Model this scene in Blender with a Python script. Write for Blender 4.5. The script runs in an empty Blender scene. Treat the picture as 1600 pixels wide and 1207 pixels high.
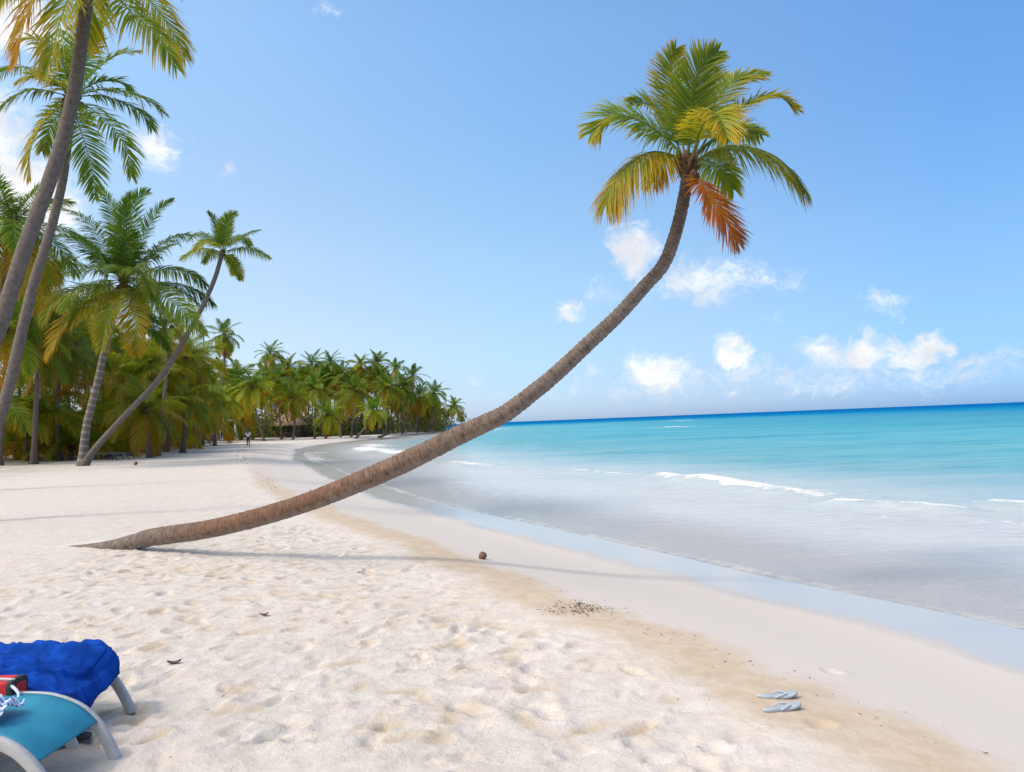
import bpy, math, random
import numpy as np
from math import radians, sin, cos, pi
from mathutils import Vector, Matrix, Euler

scene = bpy.context.scene
C = scene.collection

# ------------------------------------------------------------------ camera
FPX, CAM_H = 1220.0, 2.2
PITCH, ROLL = radians(2.62), radians(2.23)
cam_d = bpy.data.cameras.new('camera')
cam_d.sensor_width = 36.0
cam_d.lens = 36.0 * FPX / 1600.0
cam_d.clip_start = 0.1
cam_d.clip_end = 90000.0
cam = bpy.data.objects.new('camera', cam_d)
C.objects.link(cam)
cam.matrix_world = (Matrix.Translation((0, 0, CAM_H)) @ Matrix.Rotation(radians(90) + PITCH, 4, 'X')
                    @ Matrix.Rotation(-ROLL, 4, 'Z'))
scene.camera = cam

# ------------------------------------------------------------------ colour management
scene.view_settings.view_transform = 'Standard'
scene.view_settings.look = 'None'
scene.view_settings.exposure = 0.65
scene.view_settings.gamma = 1.0
scene.render.engine = 'CYCLES'
scene.cycles.max_bounces = 8
scene.cycles.transparent_max_bounces = 8
scene.cycles.use_denoising = True

# ------------------------------------------------------------------ sun
SUN_DIR = Vector((-0.90, -0.43, 0)).normalized()      # towards the sun, on the ground plan
SUN_EL = radians(52)
sun_d = bpy.data.lights.new('sun', 'SUN')
sun_d.energy = 1.35
sun_d.angle = radians(9.0)
sun_d.color = (1.0, 0.92, 0.80)
sun = bpy.data.objects.new('sun', sun_d)
C.objects.link(sun)
to_sun = Vector((SUN_DIR.x * cos(SUN_EL), SUN_DIR.y * cos(SUN_EL), sin(SUN_EL)))
sun.rotation_euler = to_sun.to_track_quat('Z', 'Y').to_euler()
sun.location = (-30, -15, 60)


def ray(px, py):
    """direction of a photograph pixel, forward component near 1"""
    u = (px - 800) / FPX
    v = -(py - 603.5) / FPX
    c, s = cos(ROLL), sin(ROLL)
    x = u * c + v * s
    z = -u * s + v * c
    return np.array([x, cos(PITCH) - z * sin(PITCH), sin(PITCH) + z * cos(PITCH)])


def at(px, py, Y):
    r = ray(px, py)
    return np.array([0, 0, CAM_H]) + r * (Y / r[1])


# ------------------------------------------------------------------ node helpers
class NT:
    def __init__(self, tree):
        self.t = tree
        tree.nodes.clear()

    def n(self, kind, ins=None, **props):
        nd = self.t.nodes.new(kind)
        for k, v in props.items():
            setattr(nd, k, v)
        for k, v in (ins or {}).items():
            self.put(nd, k, v)
        return nd

    def put(self, nd, k, v):
        sock = nd.inputs[k]
        if isinstance(v, bpy.types.NodeSocket):
            self.t.links.new(v, sock)
        else:
            sock.default_value = v

    def m(self, op, a, b=None, c=None, clamp=False):
        nd = self.t.nodes.new('ShaderNodeMath')
        nd.operation = op
        nd.use_clamp = clamp
        for i, v in enumerate((a, b, c)):
            if v is not None:
                self.put(nd, i, v)
        return nd.outputs[0]

    def mix(self, f, a, b, blend='MIX'):
        nd = self.t.nodes.new('ShaderNodeMix')
        nd.data_type = 'RGBA'
        nd.blend_type = blend
        for i, v in ((0, f), (6, a), (7, b)):
            if not isinstance(v, bpy.types.NodeSocket) and i > 0 and len(v) == 3:
                v = (*v, 1)
            self.put(nd, i, v)
        return nd.outputs[2]

    def ss(self, x, lo, hi, a=0.0, b=1.0):
        nd = self.t.nodes.new('ShaderNodeMapRange')
        nd.interpolation_type = 'SMOOTHSTEP'
        for k, v in ((0, x), (1, lo), (2, hi), (3, a), (4, b)):
            self.put(nd, k, v)
        return nd.outputs[0]

    def ramp(self, f, stops, interp='LINEAR'):
        nd = self.t.nodes.new('ShaderNodeValToRGB')
        nd.color_ramp.interpolation = interp
        e = nd.color_ramp.elements
        while len(e) < len(stops):
            e.new(0.5)
        for el, (p, c) in zip(e, stops):
            el.position = p
            el.color = (*c, 1)
        self.put(nd, 0, f)
        return nd.outputs[0]

    def attr(self, name, out='Fac'):
        return self.n('ShaderNodeAttribute', attribute_name=name).outputs[out]

    def noise(self, vec, scale, detail=4.0, rough=0.55, out=0, distort=0.0):
        nd = self.n('ShaderNodeTexNoise', {'Vector': vec, 'Scale': scale, 'Detail': detail, 'Roughness': rough,
                                           'Distortion': distort})
        return nd.outputs[out]


def mat_new(name):
    m = bpy.data.materials.new(name)
    m.use_nodes = True
    return m, NT(m.node_tree)


def mat_plain(name, col, rough=0.6, var=0.15, scale=8.0, bump=0.0, bscale=60.0, metal=0.0, spec=0.4, sheen=0.0):
    m, t = mat_new(name)
    co = t.n('ShaderNodeTexCoord').outputs['Object']
    nz = t.noise(co, scale, 5)
    lo = tuple(c * (1 - var) for c in col)
    hi = tuple(min(1, c * (1 + var)) for c in col)
    cc = t.mix(t.ss(nz, .3, .7), lo, hi)
    b = t.n('ShaderNodeBsdfPrincipled', {'Base Color': cc, 'Roughness': rough, 'Metallic': metal,
                                         'Specular IOR Level': spec, 'Sheen Weight': sheen})
    if bump:
        bn = t.n('ShaderNodeBump', {'Strength': bump, 'Distance': .01, 'Height': t.noise(co, bscale, 4)})
        t.put(b, 'Normal', bn.outputs[0])
    t.n('ShaderNodeOutputMaterial', {'Surface': b.outputs[0]})
    return m


# ------------------------------------------------------------------ sky and clouds
world = bpy.data.worlds.new('World')
scene.world = world
world.use_nodes = True
w = NT(world.node_tree)
sky = w.n('ShaderNodeTexSky', sky_type='NISHITA')
sky.sun_disc = False
sky.sun_elevation = SUN_EL
sky.sun_rotation = math.atan2(SUN_DIR.x, SUN_DIR.y)
sky.altitude = 0
sky.air_density = 1.0
sky.dust_density = 0.6
sky.ozone_density = 1.5
SKY_STRENGTH = 0.15
dirv = w.n('ShaderNodeTexCoord').outputs['Generated']
wob = w.n('ShaderNodeTexNoise', {'Vector': dirv, 'Scale': 16.0, 'Detail': 5.0, 'Roughness': .6})
wofs = w.n('ShaderNodeVectorMath', {0: wob.outputs['Color'], 1: (.5, .5, .5)}, operation='SUBTRACT')
wsc = w.n('ShaderNodeVectorMath', {0: wofs.outputs[0], 'Scale': .07}, operation='SCALE')
dw = w.n('ShaderNodeVectorMath', {0: dirv, 1: wsc.outputs[0]}, operation='ADD').outputs[0]
# (px, py, half width, half height, strength)
CLOUDS = [(0, 18, 75, 60, 1.5), (0, 290, 105, 72, 1.6), (-110, 180, 130, 140, 1.3), (243, 233, 44, 36, .7), (365, 258, 18, 16, .25),
          (507, 28, 18, 14, .22), (990, 398, 42, 42, .8), (1105, 440, 105, 38, .62), (1150, 432, 62, 30, .35), (945, 455, 34, 22, .35),
          (893, 491, 34, 24, .6), (1378, 473, 42, 24, .5), (1215, 499, 34, 14, .22), (1030, 580, 50, 36, .8),
          (1014, 566, 26, 24, .5), (1147, 550, 28, 26, .85), (1160, 576, 62, 26, .4), (1230, 584, 26, 26, .4),
          (1287, 549, 36, 28, .75), (1350, 558, 56, 38, .8), (1420, 550, 70, 30, .7), (1452, 536, 34, 24, .85),
          (1490, 568, 56, 20, .4), (910, 594, 46, 20, .35), (975, 596, 26, 14, .35), (1560, 335, 30, 16, .2),
          (735, 606, 24, 16, .3), (1390, 585, 230, 34, .42), (1060, 600, 280, 24, .32), (1120, 445, 140, 30, .45)]
acc = None
for (px, py, rx, ry, st) in CLOUDS:
    d = ray(px, py)
    d = d / np.linalg.norm(d)
    az = math.atan2(d[0], d[1])
    el = math.asin(d[2])
    k = math.hypot(FPX, math.hypot(px - 800, py - 603.5))
    mp = w.n('ShaderNodeMapping', {'Vector': dw, 'Location': tuple(d), 'Rotation': (el, 0, -az),
                                   'Scale': (rx / k * 1.5, 1.0, ry / k * 1.5)}, vector_type='TEXTURE')
    ln = w.n('ShaderNodeVectorMath', {0: mp.outputs[0]}, operation='LENGTH').outputs['Value']
    blob = w.m('MULTIPLY', w.ss(ln, 0.0, 1.0, 1.0, 0.0), st)
    acc = blob if acc is None else w.m('MAXIMUM', acc, blob)
flat = w.n('ShaderNodeMapping', {'Vector': dw, 'Scale': (1, 1, 1.6)}).outputs[0]
cn = w.noise(flat, 34.0, 8.0, .66)
dens = w.m('ADD', w.m('MULTIPLY', acc, 1.15), w.m('MULTIPLY', w.m('SUBTRACT', cn, .5), 1.7))
alpha = w.m('MULTIPLY', w.ss(dens, .10, 1.0), w.ss(acc, 0.0, .18), clamp=True)
shade = w.ss(w.noise(flat, 18.0, 4.0, .5), .3, .7, .82, 1.06)
ccol = w.n('ShaderNodeVectorMath', {0: (4.3, 4.4, 4.6), 'Scale': shade}, operation='SCALE').outputs[0]
# photographed sky is a little cleaner blue than the model: a mild tint of the air
sxyz = w.n('ShaderNodeSeparateXYZ', {0: dirv}).outputs
air = w.ramp(sxyz[2], [(0.0, (.44, .60, 1.02)), (.05, (.46, .57, .81)), (.12, (.60, .67, .74)), (.21, (.73, .81, .83)), (.45, (.87, 1.08, 1.13)), (1.0, (.95, 1.1, 1.15))])
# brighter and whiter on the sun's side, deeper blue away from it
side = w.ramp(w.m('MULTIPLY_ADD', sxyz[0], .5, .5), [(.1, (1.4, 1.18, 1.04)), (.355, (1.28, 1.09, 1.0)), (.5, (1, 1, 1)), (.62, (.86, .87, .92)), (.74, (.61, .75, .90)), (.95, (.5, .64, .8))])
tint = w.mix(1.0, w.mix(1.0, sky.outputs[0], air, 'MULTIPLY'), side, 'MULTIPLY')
# added unseen glow round the sun: fill light that softens the shadows
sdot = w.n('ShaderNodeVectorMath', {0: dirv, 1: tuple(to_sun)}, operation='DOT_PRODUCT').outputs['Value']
sun_fill = w.m('POWER', w.ss(sdot, .38, 1.0), 1.4)
tint = w.mix(sun_fill, tint, (12.0, 11.6, 11.0))
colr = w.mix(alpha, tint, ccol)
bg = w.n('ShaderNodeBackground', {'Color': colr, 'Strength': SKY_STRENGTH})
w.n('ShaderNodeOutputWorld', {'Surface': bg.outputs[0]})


# ------------------------------------------------------------------ object helpers
def mk(name, V, Q, mat, parent=None, attrs=None, smooth=True):
    """one mesh object from vertex and quad arrays"""
    V = np.asarray(V, np.float32)
    Q = np.asarray(Q, np.int32)
    me = bpy.data.meshes.new(name)
    me.vertices.add(len(V))
    me.vertices.foreach_set('co', V.ravel())
    me.loops.add(Q.size)
    me.loops.foreach_set('vertex_index', Q.ravel())
    me.polygons.add(len(Q))
    k = Q.shape[1]
    me.polygons.foreach_set('loop_start', np.arange(0, Q.size, k, dtype=np.int32))
    if smooth:
        me.polygons.foreach_set('use_smooth', np.ones(len(Q), bool))
    for an, av in (attrs or {}).items():
        av = np.asarray(av, np.float32)
        if av.ndim == 1:
            a = me.attributes.new(an, 'FLOAT', 'POINT')
            a.data.foreach_set('value', av)
        elif av.shape[1] == 3:
            a = me.attributes.new(an, 'FLOAT_VECTOR', 'POINT')
            a.data.foreach_set('vector', av.ravel())
        else:
            a = me.attributes.new(an, 'FLOAT_COLOR', 'POINT')
            a.data.foreach_set('color', av.ravel())
    me.update(calc_edges=True)
    me.validate()
    if mat:
        me.materials.append(mat)
    o = bpy.data.objects.new(name, me)
    C.objects.link(o)
    if parent:
        o.parent = parent
    return o


def thing(name, label, cat, loc=(0, 0, 0), rotz=0, group=None):
    o = bpy.data.objects.new(name, None)
    o.empty_display_size = .2
    C.objects.link(o)
    o.location = tuple(float(v) for v in loc)
    o.rotation_euler = (0, 0, rotz)
    return tag(o, label, cat, group)


def tag(o, label, cat, group=None, kind=None):
    if label:
        o['label'] = label
    if cat:
        o['category'] = cat
    if group:
        o['group'] = group
    if kind:
        o['kind'] = kind
    return o


def copy_tree(o, parent=None):
    c = o.copy()
    C.objects.link(c)
    c.parent = parent
    for ch in [x for x in bpy.data.objects if x.parent == o]:
        copy_tree(ch, c)
    return c


class Acc:
    def __init__(self):
        self.V, self.Q, self.A, self.n = [], [], [], 0

    def add(self, V, Q, A=None):
        V = np.asarray(V, float).reshape(-1, 3)
        self.V.append(V)
        self.Q.append(np.asarray(Q, int).reshape(-1, 4) + self.n)
        if A is not None:
            self.A.append(np.asarray(A, float))
        self.n += len(V)

    def get(self):
        return (np.concatenate(self.V), np.concatenate(self.Q), np.concatenate(self.A) if self.A else None)


def catmull(P, n):
    P = np.asarray(P, float)
    ext = np.vstack([2 * P[0] - P[1], P, 2 * P[-1] - P[-2]])
    out = []
    for i in range(1, len(ext) - 2):
        p0, p1, p2, p3 = ext[i - 1:i + 3]
        for t in np.arange(n) / n:
            out.append(.5 * (2 * p1 + (p2 - p0) * t + (2 * p0 - 5 * p1 + 4 * p2 - p3) * t * t
                             + (3 * p1 - p0 - 3 * p2 + p3) * t ** 3))
    out.append(P[-1])
    return np.array(out)


def resample(P, n, extra=None):
    d = np.r_[0, np.cumsum(np.linalg.norm(np.diff(P, axis=0), axis=1))]
    s = np.linspace(0, d[-1], n)
    R = np.stack([np.interp(s, d, P[:, i]) for i in range(P.shape[1])], 1)
    if extra is not None:
        return R, s, np.interp(s, d, extra)
    return R, s


def unit(v):
    v = np.asarray(v, float)
    return v / np.maximum(np.linalg.norm(v, axis=-1, keepdims=True), 1e-9)


def tube(P, R, sides=8, cap=True, up=(0, 0, 1)):
    """round tube along P with radii R -> V, Q, (metres along, angle)"""
    P = np.asarray(P, float)
    n = len(P)
    R = np.broadcast_to(np.asarray(R, float), (n,)) if np.ndim(R) < 2 else np.asarray(R)
    T = unit(np.gradient(P, axis=0))
    a = np.array(up, float)
    if abs(np.dot(T[0], a)) > .95:
        a = np.array([1., 0, 0])
    u = unit(np.cross(T[0], a))
    U = []
    for i in range(n):
        u = unit(u - T[i] * np.dot(u, T[i]))
        U.append(u)
    U = np.array(U)
    W = np.cross(T, U)
    ang = np.linspace(0, 2 * pi, sides, endpoint=False)
    rr = R[:, None] if R.ndim == 1 else R
    V = P[:, None, :] + rr[..., None] * (np.cos(ang)[None, :, None] * U[:, None, :] + np.sin(ang)[None, :, None] * W[:, None, :])
    i = np.arange(n - 1)[:, None] * sides
    j = np.arange(sides)[None, :]
    k = (j + 1) % sides
    Q = np.stack([i + j, i + k, i + sides + k, i + sides + j], -1).reshape(-1, 4)
    V = V.reshape(-1, 3)
    s = np.r_[0, np.cumsum(np.linalg.norm(np.diff(P, axis=0), axis=1))]
    L = np.repeat(s, sides)
    A = np.tile(ang, n)
    if cap:
        c0, c1 = len(V), len(V) + 1
        # close the ends with a ring squeezed to the axis
        V = np.vstack([V, np.repeat(P[:1], sides, 0), np.repeat(P[-1:], sides, 0)])
        L = np.r_[L, np.full(sides, s[0]), np.full(sides, s[-1])]
        A = np.r_[A, ang, ang]
        b = n * sides
        jj = np.arange(sides)
        kk = (jj + 1) % sides
        Q = np.vstack([Q, np.stack([b + jj, b + kk, kk, jj], 1),
                       np.stack([(n - 1) * sides + jj, (n - 1) * sides + kk, b + sides + kk, b + sides + jj], 1)])
    return V, Q, L, A


def box(cx, cy, cz, sx, sy, sz):
    x, y, z = sx / 2, sy / 2, sz / 2
    V = np.array([[a, b, c] for a in (-x, x) for b in (-y, y) for c in (-z, z)]) + [cx, cy, cz]
    Q = [[0, 1, 3, 2], [4, 6, 7, 5], [0, 4, 5, 1], [2, 3, 7, 6], [0, 2, 6, 4], [1, 5, 7, 3]]
    return V, Q


def ellipsoid(c, r, nu=12, nv=8, rot=None):
    th = np.linspace(0, pi, nv + 1)
    ph = np.linspace(0, 2 * pi, nu, endpoint=False)
    V = np.stack([np.sin(th)[:, None] * np.cos(ph)[None], np.sin(th)[:, None] * np.sin(ph)[None],
                  np.repeat(np.cos(th)[:, None], nu, 1)], -1).reshape(-1, 3) * np.asarray(r)
    if rot is not None:
        V = V @ np.array(rot).T
    V = V + np.asarray(c)
    i = np.arange(nv)[:, None] * nu
    j = np.arange(nu)[None]
    k = (j + 1) % nu
    Q = np.stack([i + j, i + nu + j, i + nu + k, i + k], -1).reshape(-1, 4)
    return V, Q


# ------------------------------------------------------------------ shore line and height of the ground
SHORE = catmull([(16, -14), (10.5, -5), (7.2, 1.5), (5.75, 5.0), (4.85, 7.64), (4.22, 8.9), (3.31, 10.53), (2.05, 13.27), (-0.12, 17.74),
                 (-1.86, 21.34), (-3.36, 24.7), (-6.82, 34.05), (-10.0, 43.0), (-14.87, 57.9), (-20.9, 78.9),
                 (-25.0, 97.8), (-26.3, 116.5), (-25.4, 133.5), (-24.3, 146.8), (-24.6, 187), (-21.2, 232),
                 (-20.5, 268), (-27, 292), (-60, 318), (-160, 345), (-420, 420)], 3)


def poly_dist(x, y, P):
    """signed distance to the polyline P (positive on its left)"""
    x = np.asarray(x, np.float32)
    y = np.asarray(y, np.float32)
    P = np.asarray(P, np.float32)
    if x.size < 4000:
        a, e = P[:-1], np.diff(P, axis=0)
        rx, ry = x[..., None] - a[:, 0], y[..., None] - a[:, 1]
        t = np.clip((rx * e[:, 0] + ry * e[:, 1]) / (e * e).sum(1), 0, 1)
        d2 = (rx - t * e[:, 0]) ** 2 + (ry - t * e[:, 1]) ** 2
        k = d2.argmin(-1)
        cr = e[:, 0] * ry - e[:, 1] * rx
        return np.sqrt(d2.min(-1)) * np.sign(np.take_along_axis(cr, k[..., None], -1)[..., 0])
    best = np.full(x.shape, 1e12, np.float32)
    sg = np.ones(x.shape, np.float32)
    for (ax, ay), (bx, by) in zip(P[:-1], P[1:]):
        dx, dy = bx - ax, by - ay
        rx, ry = x - ax, y - ay
        t = np.clip((rx * dx + ry * dy) / (dx * dx + dy * dy), 0, 1)
        d2 = (rx - t * dx) ** 2 + (ry - t * dy) ** 2
        m = d2 < best
        best[m] = d2[m]
        sg[m] = np.sign(dx * ry - dy * rx)[m]
    return np.sqrt(best) * sg


def vnoise(x, y, seed=0):
    xi, yi = np.floor(x).astype(np.int64), np.floor(y).astype(np.int64)
    xf, yf = x - xi, y - yi

    def h(a, b):
        n = (a * 374761393 + b * 668265263 + seed * 1442695041) & 0xffffffff
        n = ((n ^ (n >> 13)) * 1274126177) & 0xffffffff
        return ((n ^ (n >> 16)) & 0xffff) / 65535.0
    u = xf * xf * (3 - 2 * xf)
    v = yf * yf * (3 - 2 * yf)
    return (h(xi, yi) * (1 - u) + h(xi + 1, yi) * u) * (1 - v) + (h(xi, yi + 1) * (1 - u) + h(xi + 1, yi + 1) * u) * v


def fbm(x, y, seed=0, oct=4):
    r, a, tot = 0, 1.0, 0
    for i in range(oct):
        r = r + a * vnoise(x * 2 ** i + 17.3 * i, y * 2 ** i - 9.1 * i, seed + i)
        tot += a
        a *= .5
    return r / tot - .5


def sstep(x, a, b):
    t = np.clip((x - a) / (b - a), 0, 1)
    return t * t * (3 - 2 * t)


def shore(x, y):
    return poly_dist(x, y, SHORE)


def base_z(s):
    z = np.where(s < 0, np.maximum(.06 * s, -3.5), 0)
    z = z + np.clip(s, 0, 1.6) * .085
    z = z + .36 * sstep(s, 1.2, 4.6)
    z = z + .08 * sstep(s, 4.5, 12) + .55 * sstep(s, 12, 32)
    return z


def ground_z(x, y):
    x = np.array([float(x)])
    y = np.array([float(y)])
    return float(base_z(shore(x, y))[0])


def on_ground(px, py):
    """where the ray of a pixel meets the sand"""
    r = ray(px, py)
    lo, hi = 1.5, 420.0
    for _ in range(4):
        Y = np.geomspace(lo, hi, 60)
        p = np.array([0, 0, CAM_H]) + r[None] * (Y / r[1])[:, None]
        under = p[:, 2] <= base_z(shore(p[:, 0], p[:, 1]))
        if not under.any():
            return p[-1]
        k = max(1, int(np.argmax(under)))
        lo, hi = Y[k - 1], Y[k]
    return at(px, py, hi)


def graded(lo, hi, a, b, d, g):
    mid = np.arange(a, b + d / 2, d)
    left, right = [], []
    x, st = a, d
    while x > lo:
        st *= g
        x -= st
        left.append(x)
    x, st = mid[-1], d
    while x < hi:
        st *= g
        x += st
        right.append(x)
    return np.r_[left[::-1], mid, right]


def grid_mesh(xs, ys):
    X, Y = np.meshgrid(xs, ys)
    nx = len(xs)
    i = (np.arange(len(ys) - 1) * nx)[:, None]
    j = np.arange(nx - 1)[None]
    Q = np.stack([i + j, i + j + 1, i + nx + j + 1, i + nx + j], -1).reshape(-1, 4)
    return X, Y, Q


rng = np.random.default_rng(7)

# ------------------------------------------------------------------ the beach
xs = graded(-420, 70, -5.6, 3.6, .03, 1.035)
ys = graded(-25, 520, 2.9, 11.6, .03, 1.033)
X, Y, GQ = grid_mesh(xs, ys)
S = shore(X, Y)
edge = .35 * fbm(X * .45, Y * .45, 3, 3)            # ragged wash line
edge_far = 1.2 * fbm(X * .12, Y * .12, 5, 3) * sstep(Y, 20, 60)
Z = base_z(S + edge_far * .5)
tram = sstep(S + edge * 1.3, 4.1, 5.1)               # loose trodden sand above the wash line
Z += tram * (.040 * fbm(X * .8, Y * .8, 11, 3) + .020 * fbm(X * 3.1, Y * 3.1, 21, 3) + .013 * fbm(X * 9, Y * 9, 25, 2))
Z += .012 * fbm(X * .5, Y * .5, 31, 2) * sstep(S, 0, 2)
Z += 0.35 * sstep(S, 13, 20) * fbm(X * .16, Y * .16, 41, 3)
damp = np.zeros_like(Z)
for k in range(2800):                                # old footprints
    cx, cy = rng.uniform(-6.2, 3.4), 2.3 + 12 * rng.random() ** 1.25
    i0, i1 = np.searchsorted(xs, (cx - .4, cx + .4))
    j0, j1 = np.searchsorted(ys, (cy - .4, cy + .4))
    if i1 - i0 < 3 or j1 - j0 < 3:
        continue
    th = rng.normal(.9, .9)
    ln, wd = rng.uniform(.05, .16), rng.uniform(.03, .065)
    dx, dy = X[j0:j1, i0:i1] - cx, Y[j0:j1, i0:i1] - cy
    a = dx * cos(th) + dy * sin(th)
    b = -dx * sin(th) + dy * cos(th)
    b = b * (1 + .25 * np.sin(a / ln * 2 + k))
    r = np.sqrt((a / ln) ** 2 + (b / wd) ** 2)
    dep = .006 + .024 * rng.random() ** 1.8
    hole = np.exp(-(r ** 3))
    lead = 1 + .8 * np.sign(rng.random() - .5) * np.tanh(a / ln)
    Z[j0:j1, i0:i1] += tram[j0:j1, i0:i1] * dep * (-hole + .45 * lead * np.exp(-((r - 1.35) / .32) ** 2))
    if rng.random() < .18:
        damp[j0:j1, i0:i1] = np.maximum(damp[j0:j1, i0:i1], tram[j0:j1, i0:i1] * np.exp(-(r * .85) ** 3))
# a few single prints on the smooth strip by the water
for (px, py) in ((1283, 1132), (1300, 1050), (1120, 1170)):
    p = on_ground(px, py)
    r = np.sqrt(((X - p[0]) / .07) ** 2 + ((Y - p[1]) / .07) ** 2)
    Z += .02 * (-np.exp(-r ** 4) + .4 * np.exp(-((r - 1.3) / .3) ** 2))
# sand heaped against the buried foot of the leaning palm
for (px, py, rad, h) in ((150, 852, .55, .05), (215, 852, .6, .05)):
    p = on_ground(px, py)
    Z += h * np.exp(-(((X - p[0]) / rad) ** 2 + ((Y - p[1] - .1) / .35) ** 2))
V = np.stack([X, Y, Z], -1).reshape(-1, 3)

m_sand, t = mat_new('sand')
pos = t.n('ShaderNodeNewGeometry').outputs['Position']
s = t.attr('shore')
e1 = t.noise(pos, .55, 3, .5)
e2 = t.noise(pos, 3.0, 5, .6)
sw = t.m('ADD', s, t.m('MULTIPLY', t.m('SUBTRACT', e1, .5), .9))
sw2 = t.m('ADD', sw, t.m('MULTIPLY', t.m('SUBTRACT', e2, .5), .55))
grain = t.noise(pos, 210.0, 2, .7)
mott = t.noise(pos, 5.5, 6, .65)
big = t.noise(pos, .9, 4, .6)
dry = t.mix(t.ss(mott, .3, .72), (.525, .46, .405), (.64, .58, .525))
dry = t.mix(t.m('MULTIPLY', t.ss(big, .45, .72), .32), dry, (.57, .485, .40))
dry = t.mix(t.m('MULTIPLY', t.attr('damp'), .8), dry, (.47, .37, .26))
tan = t.mix(t.ss(mott, .35, .7), (.465, .36, .26), (.545, .435, .33))
moist = (.54, .485, .44)
wetc = (.47, .44, .41)
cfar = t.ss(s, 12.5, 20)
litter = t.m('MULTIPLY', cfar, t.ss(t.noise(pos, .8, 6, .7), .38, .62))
col = t.mix(t.m('MULTIPLY', t.ss(sw2, 3.45, 3.85), t.ss(t.n('ShaderNodeSeparateXYZ', {0: pos}).outputs[1], 45, 14, .12, 1.0)), moist, tan)
col = t.mix(t.ss(sw2, 4.1, 4.6), col, dry)
col = t.mix(t.ss(t.m('ADD', s, t.m('ADD', t.m('MULTIPLY', t.m('SUBTRACT', e1, .5), .9), t.m('MULTIPLY', t.m('SUBTRACT', e2, .5), .3))), 1.7, 1.0), col, wetc)
speck = t.m('MULTIPLY', t.ss(t.noise(pos, 38.0, 3, .6), .70, .76), t.ss(sw2, 2.6, 4.0))
col = t.mix(t.m('MULTIPLY', speck, .45), col, (.17, .11, .06))
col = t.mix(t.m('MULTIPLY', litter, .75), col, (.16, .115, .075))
gcol = t.mix(t.m('MULTIPLY', t.ss(grain, .35, .65), .22), col, (.33, .27, .21))
wet = t.ss(t.m('ADD', s, t.m('ADD', t.m('MULTIPLY', t.m('SUBTRACT', e1, .5), .9), t.m('MULTIPLY', t.m('SUBTRACT', e2, .5), .3))), 1.75, 1.05)
rough = t.m('ADD', .17, t.m('MULTIPLY', t.m('SUBTRACT', 1.0, wet), .80))
bmp = t.m('ADD', t.m('MULTIPLY', t.noise(pos, 16, 5, .65), 1.0), t.m('MULTIPLY', grain, .22))
bst = t.m('MULTIPLY', t.ss(sw2, 3.0, 5.6, .10, 1.0), t.m('SUBTRACT', 1.0, wet))
bn = t.n('ShaderNodeBump', {'Strength': bst, 'Distance': .021, 'Height': bmp})
pb = t.n('ShaderNodeBsdfPrincipled', {'Base Color': gcol, 'Roughness': rough, 'Normal': bn.outputs[0],
                                      'Specular IOR Level': t.m('ADD', .12, t.m('MULTIPLY', wet, .18))})
t.n('ShaderNodeOutputMaterial', {'Surface': pb.outputs[0]})
beach = mk('beach', V, GQ, m_sand, attrs={'shore': (S + edge + edge_far).ravel(), 'damp': damp.ravel()})
tag(beach, None, None, kind='structure')

# ------------------------------------------------------------------ the sea
WAVES = [  # crest polyline, half width of the foam, crest height, foam
    ([(2.6, 32.6), (3.6, 30.2), (4.49, 28.31)], .36, .10, .75),
    ([(5.1, 26.6), (5.92, 24.72), (6.5, 22.6), (7.0, 20.9)], .62, .24, 1.0),
    ([(7.5, 18.0), (8.2, 17.1), (8.9, 16.4)], .36, .12, .8),
    ([(10.3, 16.9), (11.2, 16.4), (12.6, 15.4)], .40, .14, .75),
    ([(8.8, 14.3), (9.6, 13.5)], .25, .05, .45),
    ([(-3.6, 44.5), (-2.6, 42), (-1.5, 38.8)], .5, .10, .75),
    ([(-14.5, 76), (-13.3, 72.7), (-9.5, 62)], 1.3, .14, .95),
    ([(-16.5, 84), (-15.6, 78), (-13, 69)], 1.2, .1, .9),
    ([(-18, 98), (-17, 90), (-15.5, 86)], 1.2, .1, .9),
    ([(-18.6, 70), (-16.5, 62), (-13, 53)], .7, .04, .7),
    ([(-20, 76), (-18.4, 71)], .8, .04, .7),
    ([(24, 147), (31, 144)], 1.3, .25, 1.0),
    ([(48, 300), (66, 296)], 2.0, .3, .8),
]
xw = graded(-520, 60000, -3, 15, .11, 1.05)
yw = graded(-60, 60000, 7, 40, .12, 1.045)
X, Y, WQ = grid_mesh(xw, yw)
S = shore(X, Y) + .35 * fbm(X * .45, Y * .45, 3, 3) * (Y < 200)
D = np.maximum(-S, .01)
near = 1 / (1 + (D / 60) ** 2)
Z = .02 * fbm(X * .5, Y * .5, 51, 3) * sstep(D, .5, 5) + .10 * fbm(X * .12 + Y * .04, Y * .22, 53, 3) * sstep(D, 8, 20) * near
foam = np.zeros_like(Z)
froth = np.zeros_like(Z)
for (pl, hw, hh, ff) in WAVES:
    hw, hh = hw * 1.5, hh * 1.3
    pl = catmull(pl, 6)
    wig = .35 * fbm(X * .6, Y * .6, 61, 3)
    d = poly_dist(X, Y, pl) + wig
    ad = np.abs(d)
    g = np.exp(-(ad / (hw * 1.1)) ** 2)
    Z += hh * g * (.75 + .9 * fbm(X * .8, Y * .8, 63, 2))
    # foam runs down the shoreward face and a ragged apron in front
    body = np.exp(-(np.where(d > 0, d / (hw * 1.5), d / (hw * .45))) ** 2)
    froth = np.maximum(froth, ff * np.exp(-(np.where(d > 0, d / (hw * 3.2), d / (hw * .9))) ** 2) * (.6 + 1.2 * fbm(X * .5, Y * .5, 67, 3)))
    foam = np.maximum(foam, ff * body * (.95 + 1.3 * fbm(X * 1.1, Y * 1.1, 65, 3)))
V = np.stack([X, Y, Z], -1).reshape(-1, 3)
m_sea, t = mat_new('sea_water')
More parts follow.
